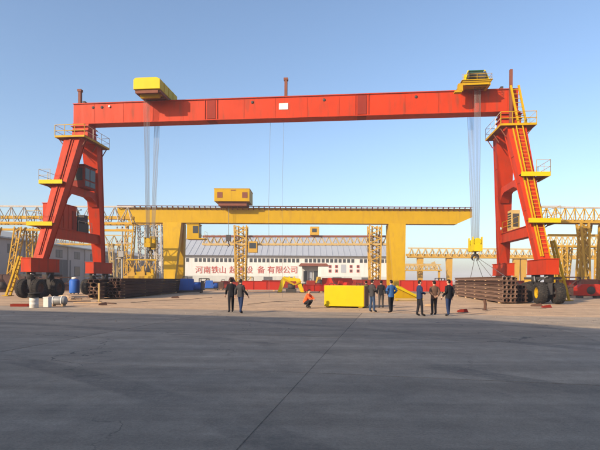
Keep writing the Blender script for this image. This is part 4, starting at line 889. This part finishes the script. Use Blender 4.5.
    def blob(c, sx, sy, sz, mi, sub=1):
        r = bmesh.ops.create_icosphere(bm, subdivisions=sub, radius=1, matrix=Matrix.Translation(c) @ Matrix.Diagonal((sx * k, sy * k, sz * k, 1)))
        for f in {f for v in r['verts'] for f in v.link_faces}: f.material_index = mi; f.smooth = True
    hd = J['head']
    blob(hd + V(0, -.105, -.005), .014, .02, .024, 1); blob(hd + V(0, -.092, -.055), .024, .012, .007, 3 if False else 4)
    for s in (-1, 1): blob(hd + V(s * .035, -.094, .022), .013, .008, .007, 4); blob(hd + V(s * .085, .0, .0), .012, .022, .032, 1)
    for n, s in (('l', -1), ('r', 1)):     # five fingers to each hand
        h, d = J['ha' + n], (J['ha' + n] - J['wr' + n]).normalized(); sd = d.cross(Vector((0, 1, .3))).normalized(); cr = sd.cross(d).normalized()
        fb = MB()
        for q, Lf in zip((-.024, -.008, .008, .024), (.066, .078, .084, .072)):
            b0 = h + sd * q * k + d * .015 * k; fb.tube([b0, b0 + d * Lf * .5 * k + cr * .008 * k, b0 + d * Lf * .9 * k + cr * .028 * k], [.0095 * k, .0088 * k, .0065 * k], 6)
        b0 = h - d * .02 * k; fb.tube([b0 + sd * .026 * k, b0 + sd * .05 * k + d * .03 * k, b0 + sd * .05 * k + d * .06 * k + cr * .01 * k], [.011 * k, .01 * k, .008 * k], 6)
        vs_ = [bm.verts.new(v) for v in fb.v]
        for f in fb.f:
            try: nf = bm.faces.new([vs_[i] for i in f]); nf.material_index = 1; nf.smooth = True
            except ValueError: pass
    bm.to_mesh(me); bm.free(); me.name = 'body'
    body = link('body', me, None, t)
    # jacket: torso and sleeves hang a little off the body and end at hem, collar and cuffs
    from mathutils import noise
    up = (J['waist'] - J['pelvis']).normalized(); low = .02 if pose == 'squat' else .11
    sp = [(J['pelvis'] - up * low * k, .172, .128), (J['pelvis'] + up * .02 * k, .168, .128), (J['waist'], .158, .122), (J['waist'].lerp(J['chest'], .5), .165, .126), (J['chest'], .182, .130), (J['chest'].lerp(J['nb'], .45), .190, .118), (J['chest'].lerp(J['nb'], .78), .165, .100), (J['nb'], .088, .080), (J['nb'].lerp(J['neck'], .6), .070, .072)]
    jb = MB(); N = 28; V_ = []
    for q, (c, rx, ry) in enumerate(sp):
        d = (sp[min(q + 1, len(sp) - 1)][0] - sp[max(q - 1, 0)][0]).normalized(); xa = Vector((1, 0, 0)); ya = d.cross(xa).normalized()
        for a in range(N):
            th = 6.283185 * a / N; cx_, cy_ = math.cos(th), math.sin(th); f = (abs(cx_) ** 2.6 + abs(cy_) ** 2.6) ** (-1 / 2.6)
            p = c + xa * cx_ * f * rx * k + ya * cy_ * f * ry * k; w = .010 * noise.noise(p * 7 + Vector((seed * 3.1, 0, 0))) + .008 * noise.noise(p * 17 + Vector((0, seed, 0)))
            V_.append(p + (p - c).normalized() * w)
    jb.add(V_, [(r * N + a, r * N + (a + 1) % N, (r + 1) * N + (a + 1) % N, (r + 1) * N + a) for r in range(len(sp) - 1) for a in range(N)], True)
    for n in 'lr':
        sh, el, wr = J['sh' + n], J['el' + n], J['wr' + n]; sn = sh.lerp(J['chest'], .35) + Vector((0, 0, .005)); sh = sh - Vector((0, 0, .022)) * k
        pts = [sn, sh, sh.lerp(el, .35), sh.lerp(el, .75), el, el.lerp(wr, .3), el.lerp(wr, .65), el.lerp(wr, .92)]
        pts = [p + Vector((noise.noise(p * 11), noise.noise(p * 13), 0)) * .012 for p in pts]
        jb.tube(pts, [x * k for x in (.055, .068, .071, .066, .064, .060, .054, .047)], 14)
    jm = jb.mesh('jacket'); link('jacket', jm, jacket, t)
    hb = bmesh.new(); bmesh.ops.create_uvsphere(hb, u_segments=16, v_segments=10, radius=1)
    bmesh.ops.delete(hb, geom=[v for v in hb.verts if (v.co.y < .05 and v.co.z < .22) or v.co.z < -.66 or (v.co.y < -.55 and v.co.z < .5)], context='VERTS')
    for v in hb.verts: v.co = Vector((v.co.x * .091, v.co.y * .109 + .012, v.co.z * .118 + .016)) * k * (1 + .04 * noise.noise(v.co * 5 + Vector((seed, 0, 0)))) + hd
    hm = bpy.data.meshes.new('hair'); hb.to_mesh(hm); hb.free(); link('hair', hm, 'hair', t, True)
    return t
person(gnd(231, 312.3), R(200), 1.78, 'cloth_black', 'cloth_black', 'person in black walking away, left of the pair at centre left', 'walk', .12, 1)
person(gnd(240.5, 313.2), R(150), 1.75, 'cloth_charcoal', 'cloth_navy', 'person in charcoal jacket, right of the walking pair at centre left', 'walk', -.17, 2)
person(gnd(307.5, 308), R(60), 1.78, 'cloth_orange', 'cloth_black', 'person in orange top squatting left of the yellow block', 'squat', 0, 3)
person(gnd(366, 306.2), R(185), 1.70, 'cloth_black', 'cloth_black', 'person in black standing closest to the yellow block', 'stand', .03, 4)
person(gnd(372, 312), R(120), 1.78, 'cloth_charcoal', 'cloth_jean', 'person in dark jacket and jeans before the yellow block corner', 'front', .06, 5)
person(gnd(381, 308), R(170), 1.72, 'cloth_black', 'cloth_charcoal', 'person in black standing behind the blue jacket', 'stand', .08, 6)
person(gnd(391, 312.8), R(205), 1.76, 'cloth_blue', 'cloth_black', 'person in mid-blue jacket with legs apart, right of the yellow block', 'hips', .10, 7)
person(gnd(419.5, 316), R(100), 1.76, 'cloth_navy', 'cloth_black', 'person in navy jacket with arms in front, left of the right-hand three', 'front', .09, 8)
person(gnd(434, 315), R(190), 1.74, 'cloth_brown', 'cloth_charcoal', 'person in brown jacket in the middle of the right-hand three', 'back', .05, 9)
person(gnd(448.5, 316), R(215), 1.80, 'cloth_black', 'cloth_navy', 'person in black jacket and navy trousers, rightmost of all', 'walk', .08, 10)

# ------------------------------------------------------------------ hazy air over the yard
hz = MB().box((-910, -310, -1.2), (910, 1510, 23.5)).build('haze', None); hz['kind'] = 'stuff'
hm = bpy.data.materials.new('haze_air'); hm.use_nodes = True; n = hm.node_tree; n.nodes.clear()
ov = n.nodes.new('ShaderNodeOutputMaterial'); pv = n.nodes.new('ShaderNodeVolumePrincipled')
pv.inputs['Color'].default_value = (0.86, 0.86, 0.93, 1); pv.inputs['Density'].default_value = 0.0008; pv.inputs['Anisotropy'].default_value = 0.0
n.links.new(pv.outputs[0], ov.inputs['Volume']); hz.data.materials.append(hm)
